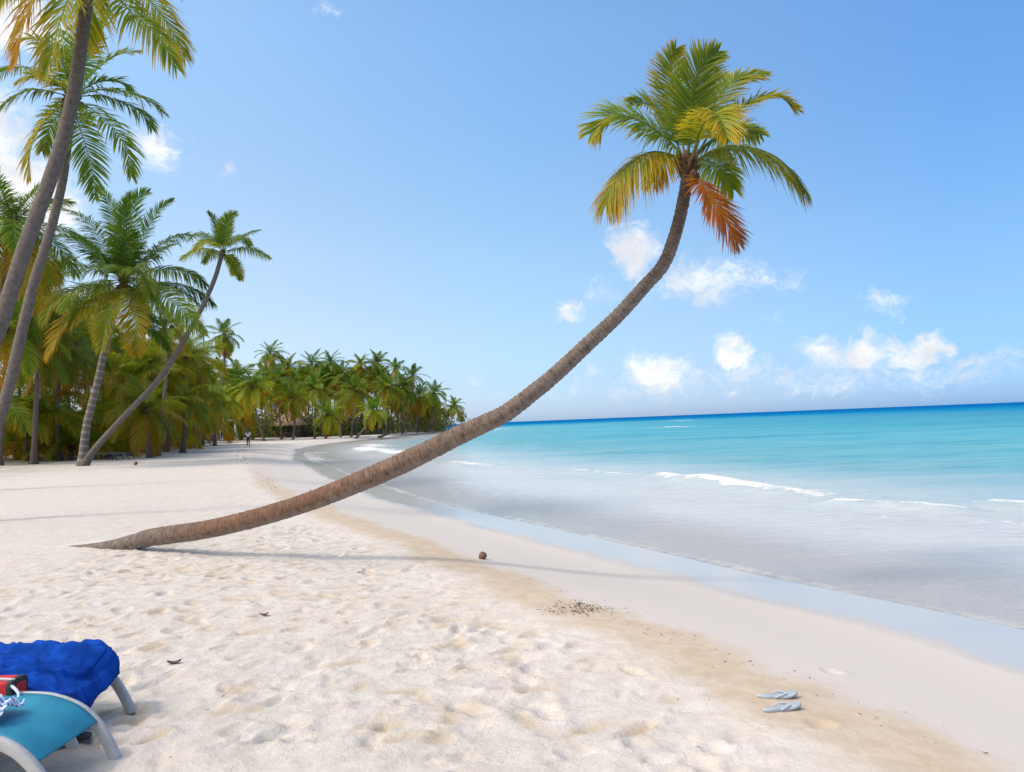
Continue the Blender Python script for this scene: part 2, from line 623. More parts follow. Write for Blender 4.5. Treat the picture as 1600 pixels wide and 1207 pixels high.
pos = t.n('ShaderNodeNewGeometry').outputs['Position']
d = t.attr('offshore')
streak = t.noise(t.n('ShaderNodeMapping', {'Vector': pos, 'Scale': (.05, .16, 1)}).outputs[0], 1.0, 5, .6)
ld = t.m('LOGARITHM', t.m('MAXIMUM', d, .05), 10.0)
ld = t.m('ADD', ld, t.m('MULTIPLY', t.m('SUBTRACT', streak, .5), .55))
lr = t.m('DIVIDE', t.m('ADD', ld, 1.0), 4.0, clamp=True)       # .1 m -> 0, 1000 m -> 1
colr = t.ramp(lr, [(0.0, (.56, .515, .475)), (.44, (.505, .49, .475)), (.49, (.37, .445, .455)), (.55, (.15, .335, .385)),
                   (.655, (.095, .32, .405)), (.73, (.06, .27, .37)), (.775, (.055, .235, .34)), (.82, (.010, .20, .36)), (.87, (.006, .15, .33)), (.96, (.003, .105, .29))])
rip = t.noise(t.n('ShaderNodeMapping', {'Vector': pos, 'Rotation': (0, 0, .35), 'Scale': (.22, .95, 1)}).outputs[0], 1.0, 6, .65)
rip2 = t.noise(t.n('ShaderNodeMapping', {'Vector': pos, 'Rotation': (0, 0, .1), 'Scale': (.03, .12, 1)}).outputs[0], 1.0, 5, .6)
rv = t.m('ADD', t.m('MULTIPLY', t.m('SUBTRACT', rip, .5), t.ss(d, 8, 20, .0, 1.0)), t.m('MULTIPLY', t.m('SUBTRACT', rip2, .5), t.ss(d, 12, 40, 0, .8)))
colr = t.mix(1.0, colr, t.ramp(t.m('ADD', rv, .5), [(.25, (.52, .74, .82)), (.5, (1, 1, 1)), (.8, (1.5, 1.18, 1.12))]), 'MULTIPLY')
fn = t.noise(pos, 2.2, 8, .72)
fatt = t.attr('foam')
fmask = t.ss(t.m('ADD', fatt, t.m('MULTIPLY', t.m('SUBTRACT', fn, .5), 2.6)), .40, 1.0)
fmask = t.m('MULTIPLY', fmask, t.ss(fatt, .05, .3))
thin = t.m('MULTIPLY', t.ss(d, .34, .10), t.ss(t.noise(pos, 2.4, 6, .7), .36, .58))
lace = t.m('MULTIPLY', t.m('MULTIPLY', t.ss(d, 13, 7), t.ss(d, .6, 3.0)),
           t.ss(t.noise(pos, 3.2, 8, .75, distort=1.5), .57, .72, 0, .24))
ftot = t.m('MAXIMUM', t.m('MAXIMUM', fmask, t.m('MULTIPLY', thin, .75)), lace, clamp=True)
frothy = t.m('MULTIPLY', t.attr('froth'), t.ss(t.noise(pos, 1.1, 7, .7), .36, .62))
wcol = t.mix(t.m('MULTIPLY', frothy, .75), colr, (.62, .57, .51))
wcol = t.mix(ftot, wcol, (.74, .70, .645))
rpl = t.m('ADD', t.noise(t.n('ShaderNodeMapping', {'Vector': pos, 'Rotation': (0, 0, .4), 'Scale': (1.0, 2.0, 1)}).outputs[0], 1.6, 6, .62),
          t.m('MULTIPLY', t.noise(pos, .22, 3, .5), 2.2))
amp = t.ss(d, .3, 9, .45, 1.0)
bn = t.n('ShaderNodeBump', {'Strength': t.m('MULTIPLY', amp, .55), 'Distance': .25, 'Height': rpl})
wr = t.m('ADD', .14, t.m('MULTIPLY', ftot, .6))
wb = t.n('ShaderNodeBsdfPrincipled', {'Base Color': wcol, 'Roughness': wr, 'IOR': 1.33, 'Normal': bn.outputs[0],
                                      'Specular IOR Level': t.ss(ld, .45, 1.3, .24, .0)})
wb.subsurface_method = 'BURLEY'
t.put(wb, 'Subsurface Weight', t.ss(d, 60, 20, 0, .9))
t.put(wb, 'Subsurface Radius', (1.0, 1.0, 1.0))
t.put(wb, 'Subsurface Scale', .9)
tr = t.n('ShaderNodeBsdfTransparent', {'Color': (.96, .97, .97, 1)})
opa = t.m('MAXIMUM', t.ss(d, 0.0, 4.0, .55, 1.0), ftot)
mx = t.n('ShaderNodeMixShader', {0: opa, 1: tr.outputs[0], 2: wb.outputs[0]})
t.n('ShaderNodeOutputMaterial', {'Surface': mx.outputs[0]})
keep = (S.ravel()[WQ] < 1.5).any(axis=1)             # the sheet stops just under the beach
sea = mk('sea', V, WQ[keep], m_sea, attrs={'offshore': D.ravel(), 'foam': foam.ravel(), 'froth': np.clip(froth, 0, 1).ravel()})
tag(sea, None, None, kind='structure')

# ------------------------------------------------------------------ palm materials
m_leaf, t = mat_new('palm_leaf')
ta = t.n('ShaderNodeAttribute', attribute_name='tint')
sep = t.n('ShaderNodeSeparateColor', {0: ta.outputs['Color']})
age, rib, rnd = sep.outputs[0], sep.outputs[1], sep.outputs[2]
oi = t.n('ShaderNodeObjectInfo').outputs['Random']
a2 = t.m('ADD', age, t.m('MULTIPLY', t.m('SUBTRACT', rnd, .5), .16))
lc = t.ramp(a2, [(0.0, (.030, .078, .016)), (.22, (.090, .170, .016)), (.42, (.205, .265, .018)), (.58, (.42, .315, .02)),
                 (.72, (.47, .235, .02)), (.86, (.47, .12, .02)), (1.0, (.19, .12, .075))])
lc = t.mix(t.m('MULTIPLY', rib, .8), lc, t.ramp(a2, [(0.0, (.10, .14, .03)), (.45, (.24, .24, .05)), (.7, (.40, .26, .05)), (1.0, (.24, .13, .07))]))
hv = t.n('ShaderNodeHueSaturation', {'Color': lc, 'Value': t.m('ADD', .82, t.m('MULTIPLY', oi, .36)), 'Saturation': 1.0,
                                     'Hue': t.m('ADD', .492, t.m('MULTIPLY', oi, .016))})
pb = t.n('ShaderNodeBsdfPrincipled', {'Base Color': hv.outputs[0], 'Roughness': .48, 'Specular IOR Level': .22})
tl = t.n('ShaderNodeBsdfTranslucent', {'Color': t.mix(1.0, hv.outputs[0], (1.5, 1.35, .7), 'MULTIPLY')})
mx = t.n('ShaderNodeMixShader', {0: .46, 1: pb.outputs[0], 2: tl.outputs[0]})
t.n('ShaderNodeOutputMaterial', {'Surface': mx.outputs[0]})


def trunk_mat(name, stops, rs=22.0, contrast=.55, scar=(.07, .055, .045), band=0.0, asp=1.1, under=0.0):
    m, t = mat_new(name)
    uv = t.attr('tuv', 'Vector')
    sx = t.n('ShaderNodeSeparateXYZ', {0: uv})
    ln, fr = sx.outputs[0], sx.outputs[1]
    sr = t.n('ShaderNodeSeparateXYZ', {0: t.attr('around', 'Vector')})
    asin, acos = sr.outputs[0], sr.outputs[1]
    v = t.n('ShaderNodeCombineXYZ', {0: t.m('MULTIPLY', ln, rs), 1: t.m('MULTIPLY', asin, asp),
                                     2: t.m('MULTIPLY', acos, asp)}).outputs[0]
    n1 = t.noise(v, 1.0, 6, .7)
    obj = t.n('ShaderNodeNewGeometry').outputs['Position']
    n2 = t.noise(obj, 9.0, 6, .7)
    n3 = t.noise(obj, 55.0, 4, .65)
    c = t.ramp(t.m('ADD', fr, t.m('MULTIPLY', t.m('SUBTRACT', n2, .5), .14)), stops)
    c = t.mix(t.m('MULTIPLY', t.ss(n1, .42, .68), contrast), c, scar)
    c = t.mix(t.m('MULTIPLY', t.ss(n2, .50, .30), .45), c, (.055, .042, .034))
    c = t.mix(t.m('MULTIPLY', t.ss(n2, .54, .75), .42), c, (.33, .28, .235))
    c = t.mix(t.m('MULTIPLY', t.ss(n3, .62, .75), .45), c, (.46, .40, .34))
    if under:                                              # dust and lichen on the lower side
        c = t.mix(t.m('MULTIPLY', t.ss(t.m('ADD', asin, t.m('MULTIPLY', t.m('SUBTRACT', n2, .5), 1.6)), .25, .95), under), c, (.30, .265, .235))
    if band:
        c = t.mix(t.m('MULTIPLY', t.ss(t.m('SINE', t.m('MULTIPLY', ln, band)), .1, .9), .42), c, (.40, .37, .34))
    h = t.m('ADD', t.m('MULTIPLY', n1, 1.0), t.m('MULTIPLY', n3, .5))
    bn = t.n('ShaderNodeBump', {'Strength': .9, 'Distance': .025, 'Height': h})
    pb = t.n('ShaderNodeBsdfPrincipled', {'Base Color': c, 'Roughness': .85, 'Specular IOR Level': .18, 'Normal': bn.outputs[0]})
    t.n('ShaderNodeOutputMaterial', {'Surface': pb.outputs[0]})
    return m


m_bark_hero = trunk_mat('weathered_bark', [(0.0, (.24, .195, .165)), (.16, (.20, .15, .12)), (.27, (.205, .110, .068)), (.42, (.195, .10, .062)),
                                           (.56, (.225, .145, .105)), (.72, (.20, .155, .125)), (1.0, (.145, .115, .10))], 46.0, .85, (.055, .04, .032), asp=.9, under=.6)
m_bark_grey = trunk_mat('grey_palm_bark', [(0.0, (.12, .095, .08)), (.15, (.165, .135, .115)), (1.0, (.17, .142, .125))], 9.0, .6, (.075, .06, .052))
m_bark_ring = trunk_mat('ringed_palm_bark', [(0.0, (.16, .13, .11)), (1.0, (.21, .175, .15))], 6.0, .4, (.09, .075, .06), band=15.0)
m_bark_far = trunk_mat('far_palm_bark', [(0.0, (.13, .095, .07)), (.5, (.21, .17, .14)), (1.0, (.17, .13, .10))], 4.0, .35, (.09, .07, .055))
m_fibre = mat_plain('crown_fibre', (.12, .07, .045), .9, .5, 30, .8, 90, spec=.1)
m_nut = mat_plain('coconut_husk', (.16, .085, .05), .7, .35, 25, .5, 80)


# ------------------------------------------------------------------ palm builders
def frond(P, N, npairs, Lf, wd, age, r, u0=.16, droop=.45, fold=.25, rib_r=.02, segs=3, tip=.25, sweep=(28, 68), gap=0.0):
    """rachis P with leaflets in the plane across N -> V, Q, tint"""
    P = np.asarray(P, float)
    n = len(P)
    N = np.broadcast_to(np.asarray(N, float), (n, 3))
    T = unit(np.gradient(P, axis=0))
    N = unit(N - T * (N * T).sum(1, keepdims=True))
    acc = Acc()
    un = np.linspace(0, 1, n)
    V, Q, L, A = tube(P, rib_r * (1 - .88 * un), 5 if segs > 2 else 3, cap=False)
    acc.add(V, Q, np.c_[np.full(len(V), age), np.ones(len(V)), np.full(len(V), .5), np.ones(len(V))])
    u = np.linspace(u0, .995, npairs)
    u = np.concatenate([u, u + .3 / npairs])
    side = np.r_[np.ones(npairs), -np.ones(npairs)]
    u = np.clip(u + r.normal(0, .12 / npairs, len(u)), 0, 1)
    if gap:
        k = r.random(len(u)) > gap
        u, side = u[k], side[k]
    f = lambda a: np.stack([np.interp(u, un, a[:, i]) for i in range(3)], 1)
    p, tt, nn = f(P), unit(f(T)), unit(f(N))
    bb = unit(np.cross(tt, nn)) * side[:, None]
    q = (u - u0) / (1 - u0)
    ln = Lf * (.42 + .58 * np.sin(pi * np.clip(q * .80 + .16, 0, 1)) ** .8) * (1 - .45 * q ** 4) * r.uniform(.86, 1.08, len(u))
    al = np.radians(sweep[1] + (sweep[0] - sweep[1]) * q + r.normal(0, 4, len(u)))
    fo = fold + r.normal(0, .10, len(u))
    d = unit(bb * np.sin(al)[:, None] + tt * np.cos(al)[:, None] + nn * fo[:, None])
    wv = unit(tt - d * (tt * d).sum(1, keepdims=True))
    wv = unit(wv + nn * r.normal(0, .30, (len(u), 1)))
    ts = np.linspace(0, 1, segs + 1)
    wp = {2: [.5, 1, .06], 3: [.5, 1, .8, .05]}[segs]
    dr = droop * r.uniform(.6, 1.4, len(u))
    rows = []
    for tq, ww in zip(ts, wp):
        c = p + d * (ln * tq * (1 - .18 * dr * tq))[:, None]
        c[:, 2] -= dr * ln * tq ** 2 * .75
        h = wv * (wd * .5 * ww)
        rows += [c - h, c + h]
    V = np.stack(rows, 1)                                  # leaflet, 2*(segs+1), 3
    m = V.shape[1]
    i = np.arange(len(u))[:, None] * m
    Q = np.concatenate([i + np.array([[2 * k, 2 * k + 1, 2 * k + 3, 2 * k + 2]]) for k in range(segs)], 0)
    rn = r.random(len(u))
    ag = age + tip * (q[:, None] * .5 + .5) * np.repeat(ts ** 1.5, 2)[None]
    ti = np.stack([ag, np.zeros_like(ag), np.repeat(rn[:, None], m, 1), np.ones_like(ag)], -1).reshape(-1, 4)
    acc.add(V.reshape(-1, 3), Q, ti)
    return acc.get()


def arc(az, el, L, bend, n=9, wind=(0, 0, 0), curl=1.25, side=0.0):
    """rachis leaving the crown at azimuth and elevation, bending over"""
    P = [np.zeros(3)]
    wind = np.array(wind, float)
    N = []
    for k in range(n - 1):
        tt = (k + .5) / (n - 1)
        e = el - bend * tt ** curl
        a = az + side * tt
        dv = np.array([cos(a) * cos(e), sin(a) * cos(e), sin(e)])
        dv = unit(dv + wind * tt)
        P.append(P[-1] + dv * L / (n - 1))
    P = np.array(P)
    B = np.array([-sin(az), cos(az), 0])
    T = unit(np.gradient(P, axis=0))
    N = np.cross(T, B)
    return P, N


LOD = {'high': dict(npairs=62, segs=3, wd=.042), 'mid': dict(npairs=84, segs=2, wd=.046), 'low': dict(npairs=38, segs=2, wd=.095)}


def crown_fronds(n, L, seed, lod='mid', wind=(0, 0, 0), old=.75, base_age=.16, lf=.30, top=82, low=-48, droop=.5, spread=1.0):
    r = np.random.default_rng(seed)
    out = []
    a0 = r.uniform(0, 6.28)
    for k in range(n):
        q = (k + .5) / n
        az = a0 + k * 2.39996 + r.normal(0, .12)
        el = radians(top + (low - top) * q ** .85 + r.normal(0, 5))
        bend = radians(30 + 50 * min(q * 1.6, 1) + r.normal(0, 8)) * spread
        Lk = L * (.72 + .28 * min(1, q * 2.5)) * r.uniform(.88, 1.08)
        age = base_age + .22 * q + r.normal(0, .035)
        if q > old:
            age = r.choice([.40, .47, .53, .60]) + r.normal(0, .03)
        P, N = arc(az, el, Lk, bend, wind=wind, side=r.normal(0, .18))
        roll = r.normal(0, .35)
        T = unit(np.gradient(P, axis=0))
        N = N * cos(roll) + np.cross(T, N) * sin(roll)
        g = LOD[lod]
        out.append(frond(P, N, g['npairs'], L * lf, g['wd'] * (L / 4), age, r, u0=.14, droop=droop * (.7 + .6 * q), fold=.28 - .25 * q,
                         rib_r=.028 * L / 4 * (1.6 if lod == 'low' else 1), segs=g['segs']))
    return out


def heart(scale=1.0, nuts=8, seed=0):
    """fibre sheaths, frond bases and coconuts round the growing point"""
    r = np.random.default_rng(seed)
    acc = Acc()
    V, Q = ellipsoid((0, 0, -.02), (.17, .17, .36), 14, 9)
    V = V * (1 + .18 * np.sin(V[:, 2:3] * 40 + np.arctan2(V[:, 1:2], V[:, 0:1]) * 5))
    acc.add(V * scale, Q)
    for k in range(14):
        a = k * 2.4
        P = np.array([[.10 * cos(a), .10 * sin(a), -.22 + .02 * k], [.19 * cos(a), .19 * sin(a), -.08 + .02 * k],
                      [.30 * cos(a), .30 * sin(a), .02 + .025 * k]])
        V, Q, _, _ = tube(P * scale, np.array([.07, .055, .03]) * scale, 6)
        acc.add(V, Q)
    for k in range(nuts):
        a = r.uniform(0, 6.28)
        V, Q = ellipsoid((.27 * cos(a), .27 * sin(a), -.20 - .16 * r.random()), (.105, .105, .135), 9, 6)
        acc.add(V * scale, Q)
    V, Q, _ = acc.get()
    return V, Q


def brown(V):
    return np.tile([1.0, 0.0, .4, 1.0], (len(V), 1))


def trunk_mesh(P, r0, r1, sides=10, ring=.10, amp=.05, flare=.6, seed=0, profile=None):
    r = np.random.default_rng(seed)
    length = np.linalg.norm(np.diff(P, axis=0), axis=1).sum()
    n = max(8, int(length / ring * 3) + 1)
    R, s = resample(P, n)
    fr = s / length
    rad = np.interp(fr, *profile) if profile else r0 + (r1 - r0) * fr + r0 * flare * np.exp(-s / .55)
    saw = (np.arange(n) % 3) / 2.0 - .5
    rr = rad[:, None] * (1 + amp * (saw[:, None] + r.normal(0, .35, (n, sides))))
    V, Q, L, A = tube(R, rr, sides)
    return V, Q, (np.c_[L, L / length, 0 * L], np.c_[np.sin(A), np.cos(A), 0 * A])


def place_trunk(root, P, mat, **kw):
    V, Q, uv = trunk_mesh(P, **kw)
    return mk('trunk', V - np.array(root.location), Q, mat, root, {'tuv': uv[0], 'around': uv[1]})


def crown_parts(root, c, fr, nuts=8, seed=1, scale=1.0, label_at=None):
    """crown part with one sub-part per frond"""
    V, Q = heart(scale, nuts, seed)
    h = mk('crown', V, Q, m_fibre, root)
    h.location = tuple(np.asarray(c) - np.array(root.location))
    for k, (V, Q, ti) in enumerate(fr):
        o = mk('frond', V, Q, m_leaf, h, {'tint': ti}, smooth=False)
        if label_at and k in label_at:
            o['label'] = label_at[k]
    return h


def crown_mesh(fr, name='crown', nuts=6, seed=1, scale=1.0):
    acc = Acc()
    for f in fr:
        acc.add(*f)
    V, Q = heart(scale, nuts, seed)
    acc.add(V, Q, brown(V))
    V, Q, ti = acc.get()
    return mk(name, V, Q, m_leaf, None, {'tint': ti}, smooth=False)


# ------------------------------------------------------------------ the leaning palm over the beach
HP = [(108, 858, 12.05), (160, 856, 11.85), (200, 850, 11.7), (237, 840, 11.5), (320, 828, 10.95), (402, 809, 10.5), (480, 785, 10.1), (557, 755, 9.8), (635, 721, 9.6),
      (712, 683, 9.42), (751, 665, 9.36), (790, 646, 9.32), (829, 617, 9.3), (868, 585, 9.28), (913, 543, 9.25), (966, 493, 9.22), (1003, 452, 9.2), (1037, 413, 9.18),
      (1057, 360, 9.15), (1069, 307, 9.12), (1075, 268, 9.1)]
pts = np.array([at(*p) for p in HP])
g0 = ground_z(pts[0][0], pts[0][1])
path = catmull(pts, 8)
root = thing('leaning_palm_tree', 'big coconut palm leaning low across the beach with a long reddish brown curved trunk', 'palm tree',
             (pts[1][0], pts[1][1], g0))
place_trunk(root, path, m_bark_hero, r0=.13, r1=.07, sides=36, ring=.072, amp=.07, seed=4,
            profile=([0, .05, .1, .16, .25, .4, .55, .7, .85, 1.0], [.045, .08, .115, .128, .122, .120, .128, .098, .080, .071]))
cc = pts[-1] + np.array([-.01, 0, .06])
DC = 9.1


def hero_frond(pl, N, Lf, age, r, **kw):
    P = np.array([at(x, y, DC + dz) for (x, y, dz) in pl]) - cc
    P = resample(catmull(P, 8), 24)[0]
    return frond(P, N, kw.pop('npairs', 125), Lf * 1.2, kw.pop('wd', .019), age, r, rib_r=kw.pop('rib_r', .017), **kw)


r = np.random.default_rng(12)
HF = [
    hero_frond([(1072, 250, .05), (1062, 205, .25), (1051, 145, .5), (1047, 100, .6), (1056, 76, .55)], (.15, -1, -.1), .42, .34, r, u0=.22, droop=.12, tip=.35, fold=.05, sweep=(35, 62)),
    hero_frond([(1076, 250, -.02), (1078, 190, -.15), (1087, 128, -.25), (1102, 95, -.25), (1122, 80, -.2)], (.05, -1, -.1), .42, .27, r, u0=.12, droop=.12, tip=.32, fold=.10, sweep=(28, 64)),
    hero_frond([(1082, 248, .05), (1108, 178, .2), (1136, 134, .35), (1165, 119, .4), (1197, 116, .4)], (-.35, -.75, .55), .36, .36, r, u0=.2, droop=.2, tip=.3, fold=.1),
    hero_frond([(1084, 250, .1), (1120, 195, .25), (1165, 166, .3), (1215, 152, .25), (1243, 172, .2)], (-.2, -.45, .9), .36, .38, r, u0=.25, droop=.35, tip=.3),
    hero_frond([(1080, 250, -.1), (1096, 200, -.5), (1114, 178, -.85), (1126, 186, -1.1), (1136, 214, -1.25)], (.05, -.35, .9), .40, .45, r, u0=.2, droop=.45, tip=.2),
    hero_frond([(1084, 256, -.05), (1112, 236, -.2), (1150, 228, -.35), (1202, 240, -.4), (1238, 268, -.4), (1260, 299, -.38)], (0, -.45, 1), .46, .30, r, u0=.16, droop=.6, tip=.3, fold=-.05),
    hero_frond([(1068, 248, -.05), (1045, 220, -.2), (1003, 191, -.35), (960, 180, -.4), (924, 208, -.4)], (.25, -.8, .8), .48, .30, r, u0=.14, droop=.25, tip=.33, fold=.05),
    hero_frond([(1066, 256, -.05), (1040, 240, -.2), (1010, 240, -.3), (975, 265, -.38), (955, 295, -.4), (947, 318, -.4)], (-.3, -.5, 1), .50, .47, r, u0=.16, droop=.75, tip=.22, fold=-.05),
    hero_frond([(1080, 270, -.06), (1096, 288, -.16), (1115, 314, -.2), (1136, 345, -.2), (1153, 378, -.16)], (.6, -.7, .25), .42, .80, r, u0=.10, droop=.12, tip=.25, fold=.0, sweep=(26, 70)),
    hero_frond([(1080, 250, .15), (1112, 222, .5), (1150, 208, .8), (1190, 212, 1.0)], (0, .3, 1), .42, .24, r, u0=.2, droop=.5),
    hero_frond([(1068, 248, .15), (1048, 205, .5), (1015, 165, .8), (985, 160, 1.0)], (.1, .2, 1), .42, .24, r, u0=.2, droop=.4),
    hero_frond([(1074, 246, 0), (1076, 215, .02), (1080, 180, .05), (1086, 140, .05)], (0, -1, .1), .16, .5, r, u0=.45, droop=.0, npairs=30, sweep=(12, 22)),
    hero_frond([(1072, 256, .1), (1058, 244, .5), (1040, 250, .85), (1022, 285, 1.1)], (0, .3, 1), .42, .50, r, u0=.2, droop=.6),
    hero_frond([(1078, 256, .1), (1096, 250, .5), (1124, 262, .9), (1146, 296, 1.1)], (0, .3, 1), .42, .30, r, u0=.2, droop=.6),
]
crown_parts(root, cc, HF, nuts=3, seed=3, scale=.50, label_at={8: 'rust red dying frond hanging under the crown', 4: 'yellow frond curling forward'})

# ------------------------------------------------------------------ tall palms at the left edge
# front one: trunk out of the frame at the left, crown mostly above the frame
TA = [(-90, 812, 16), (-75, 740, 16), (-45, 620, 16), (0, 507, 16), (22, 440, 16), (45, 370, 16), (80, 275, 16), (104, 195, 16), (118, 130, 16), (128, 60, 16), (136, 0, 16), (141, -48, 16)]
pa = np.array([at(*p) for p in TA])
pa[0][2] = ground_z(pa[0][0], pa[0][1]) - .15
root = thing('tall_palm_tree', 'tallest palm at the left edge, thick grey trunk, crown cut by the photo top', 'palm tree', pa[0])
place_trunk(root, catmull(pa, 6), m_bark_grey, r0=.175, r1=.12, sides=16, ring=.14, amp=.02, flare=.5, seed=8)
ca = pa[-1] + np.array([0, 0, .05])


def near_frond(c, pl, Y0, N, Lf, age, r, **kw):
    P = np.array([at(x, y, Y0 + dz) for (x, y, dz) in pl]) - c
    P = resample(catmull(P, 8), 18)[0]
    return frond(P, N, kw.pop('npairs', 60), Lf, kw.pop('wd', .045), age, r, rib_r=.022, **kw)


r = np.random.default_rng(31)
FA = [
    near_frond(ca, [(140, -50, 0), (165, -30, -.3), (205, 20, -.6), (245, 55, -.7), (275, 105, -.7)], 16, (.2, -.6, .8), .85, .34, r, droop=.75, tip=.3),
    near_frond(ca, [(140, -50, 0), (108, -65, -.3), (72, -30, -.6), (40, 30, -.8), (27, 95, -.8)], 16, (-.3, -.6, .8), .85, .62, r, droop=.75, tip=.15),
    near_frond(ca, [(140, -50, 0), (120, -30, -.6), (98, 20, -1.0), (84, 70, -1.1), (72, 118, -1.1)], 16, (-.3, -1, .4), .85, .42, r, droop=.6, tip=.25),
    near_frond(ca, [(140, -50, 0), (185, -75, .2), (235, -60, .3), (270, -20, .3)], 16, (0, -.3, 1), .85, .3, r, droop=.7),
    near_frond(ca, [(140, -50, 0), (90, -90, .2), (30, -90, .3), (-20, -40, .3)], 16, (0, -.3, 1), .85, .3, r, droop=.7),
    near_frond(ca, [(142, -50, 0), (138, -40, .7), (136, 10, 1.2), (134, 70, 1.4)], 16, (0, 1, .4), .85, .40, r, droop=.6),
]
FA += crown_fronds(11, 3.2, 77, 'mid', top=85, low=10, wind=(.1, 0, 0))
crown_parts(root, ca, FA, nuts=8, seed=5, scale=.8)

TB = [(-55, 772, 26), (-38, 735, 26), (0, 650, 26), (15, 600, 26), (36, 510, 26), (55, 435, 26), (76, 370, 26), (92, 310, 26), (100, 270, 26), (107, 215, 26), (113, 158, 26)]
pb_ = np.array([at(*p) for p in TB])
pb_[0][2] = ground_z(pb_[0][0], pb_[0][1]) - .2
root = thing('tall_palm_tree', 'tall coconut palm whose drooping round crown shows behind the thick grey trunk', 'palm tree', pb_[0])
place_trunk(root, catmull(pb_, 6), m_bark_grey, r0=.20, r1=.12, sides=12, ring=.16, amp=.03, flare=.5, seed=9)
cb = pb_[-1] + np.array([0, 0, .1])
r = np.random.default_rng(41)


def fb(pl, N, age, **kw):
    return near_frond(cb, [(113, 152, 0)] + pl, 26, N, .95, age, r, npairs=52, wd=.06, **kw)


FB = [
    fb([(60, 140, -.6), (25, 150, -.8), (0, 172, -.9), (-12, 190, -.9)], (0, -.5, 1), .2, droop=.8),
    fb([(75, 120, .4), (35, 105, .7), (0, 115, .9), (-15, 135, 1)], (0, -.3, 1), .12, droop=.7),
    fb([(85, 175, -.9), (62, 200, -1.3), (47, 240, -1.5), (48, 278, -1.5)], (-.6, -.6, .6), .44, droop=.5),
    fb([(122, 190, -.6), (133, 225, -.8), (145, 268, -.8), (148, 308, -.8)], (.3, -.8, .5), .20, droop=.35),
    fb([(145, 172, -.6), (175, 198, -.8), (198, 235, -.8), (205, 275, -.8)], (.4, -.5, .8), .26, droop=.6),
    fb([(155, 150, .3), (190, 160, .5), (222, 178, .5), (236, 200, .5)], (.2, -.3, 1), .18, droop=.7),
    fb([(160, 140, -.3), (200, 145, -.4), (235, 160, -.4), (255, 176, -.4)], (.2, -.3, 1), .22, droop=.65),
    fb([(140, 120, .2), (165, 98, .3), (190, 84, .3), (215, 82, .3)], (-.4, -.6, .7), .30, droop=.35),
    fb([(150, 130, .2), (180, 128, .3), (195, 135, .4), (200, 142, .4)], (-.2, -.4, .9), .25, droop=.4),
    fb([(100, 105, -.4), (80, 75, -.6), (50, 60, -.7), (22, 72, -.7)], (.3, -.7, .7), .33, droop=.5),
    fb([(118, 95, .2), (126, 55, .3), (140, 35, .4), (160, 36, .4)], (0, -1, .2), .2, droop=.3),
    fb([(90, 130, -.8), (58, 118, -1.2), (32, 128, -1.4)], (.0, -.7, .8), .40, droop=.6),
    fb([(100, 170, .9), (80, 195, 1.3), (66, 235, 1.5)], (0, .6, .8), .3, droop=.6),
    fb([(128, 110, -.6), (145, 70, -.9), (150, 40, -.9)], (.1, -1, .2), .22, droop=.3),
    fb([(112, 110, .8), (105, 70, 1.4), (92, 48, 1.8)], (0, .8, .5), .2, droop=.4),
]
crown_parts(root, cb, FB, nuts=9, seed=6, scale=1.0)

# ------------------------------------------------------------------ palms that stand out in the middle distance
def solo_palm(crown_px, base_px, Y, label, L, seed, n=24, mid=(), mat=m_bark_far, r0=.2, r1=.12, lod='mid', zoff=0.0, name='palm_tree',
              ring=.3, fronds=None, **kw):
    c = at(crown_px[0], crown_px[1], Y)
    b = at(base_px[0], base_px[1], Y)
    b[2] = ground_z(b[0], b[1]) - .2 + zoff
    P = [b] + [at(x, y, Y) for (x, y) in mid] + [c]
    root = thing(name, label, 'palm tree', b)
    place_trunk(root, catmull(P, 6), mat, r0=r0, r1=r1, sides=10, ring=ring, amp=.035, flare=.8, seed=seed)
    fr = crown_fronds(n, L, seed, lod, **kw) if n else []
    if fronds:
        r = np.random.default_rng(seed + 5)
        for (pl, N, age, lf, dr) in fronds:
            k = len(pl)
            pl3 = [(crown_px[0], crown_px[1], 0)] + [(x, y, dz) for (x, y, dz) in pl]
            fr.append(near_frond(c, pl3, Y, N, lf, age, r, npairs=92, wd=.05 * lf / 1.4 + .012, droop=dr, tip=.22))
    crown_parts(root, c, fr, nuts=8, seed=seed, scale=L / 4)
    return root


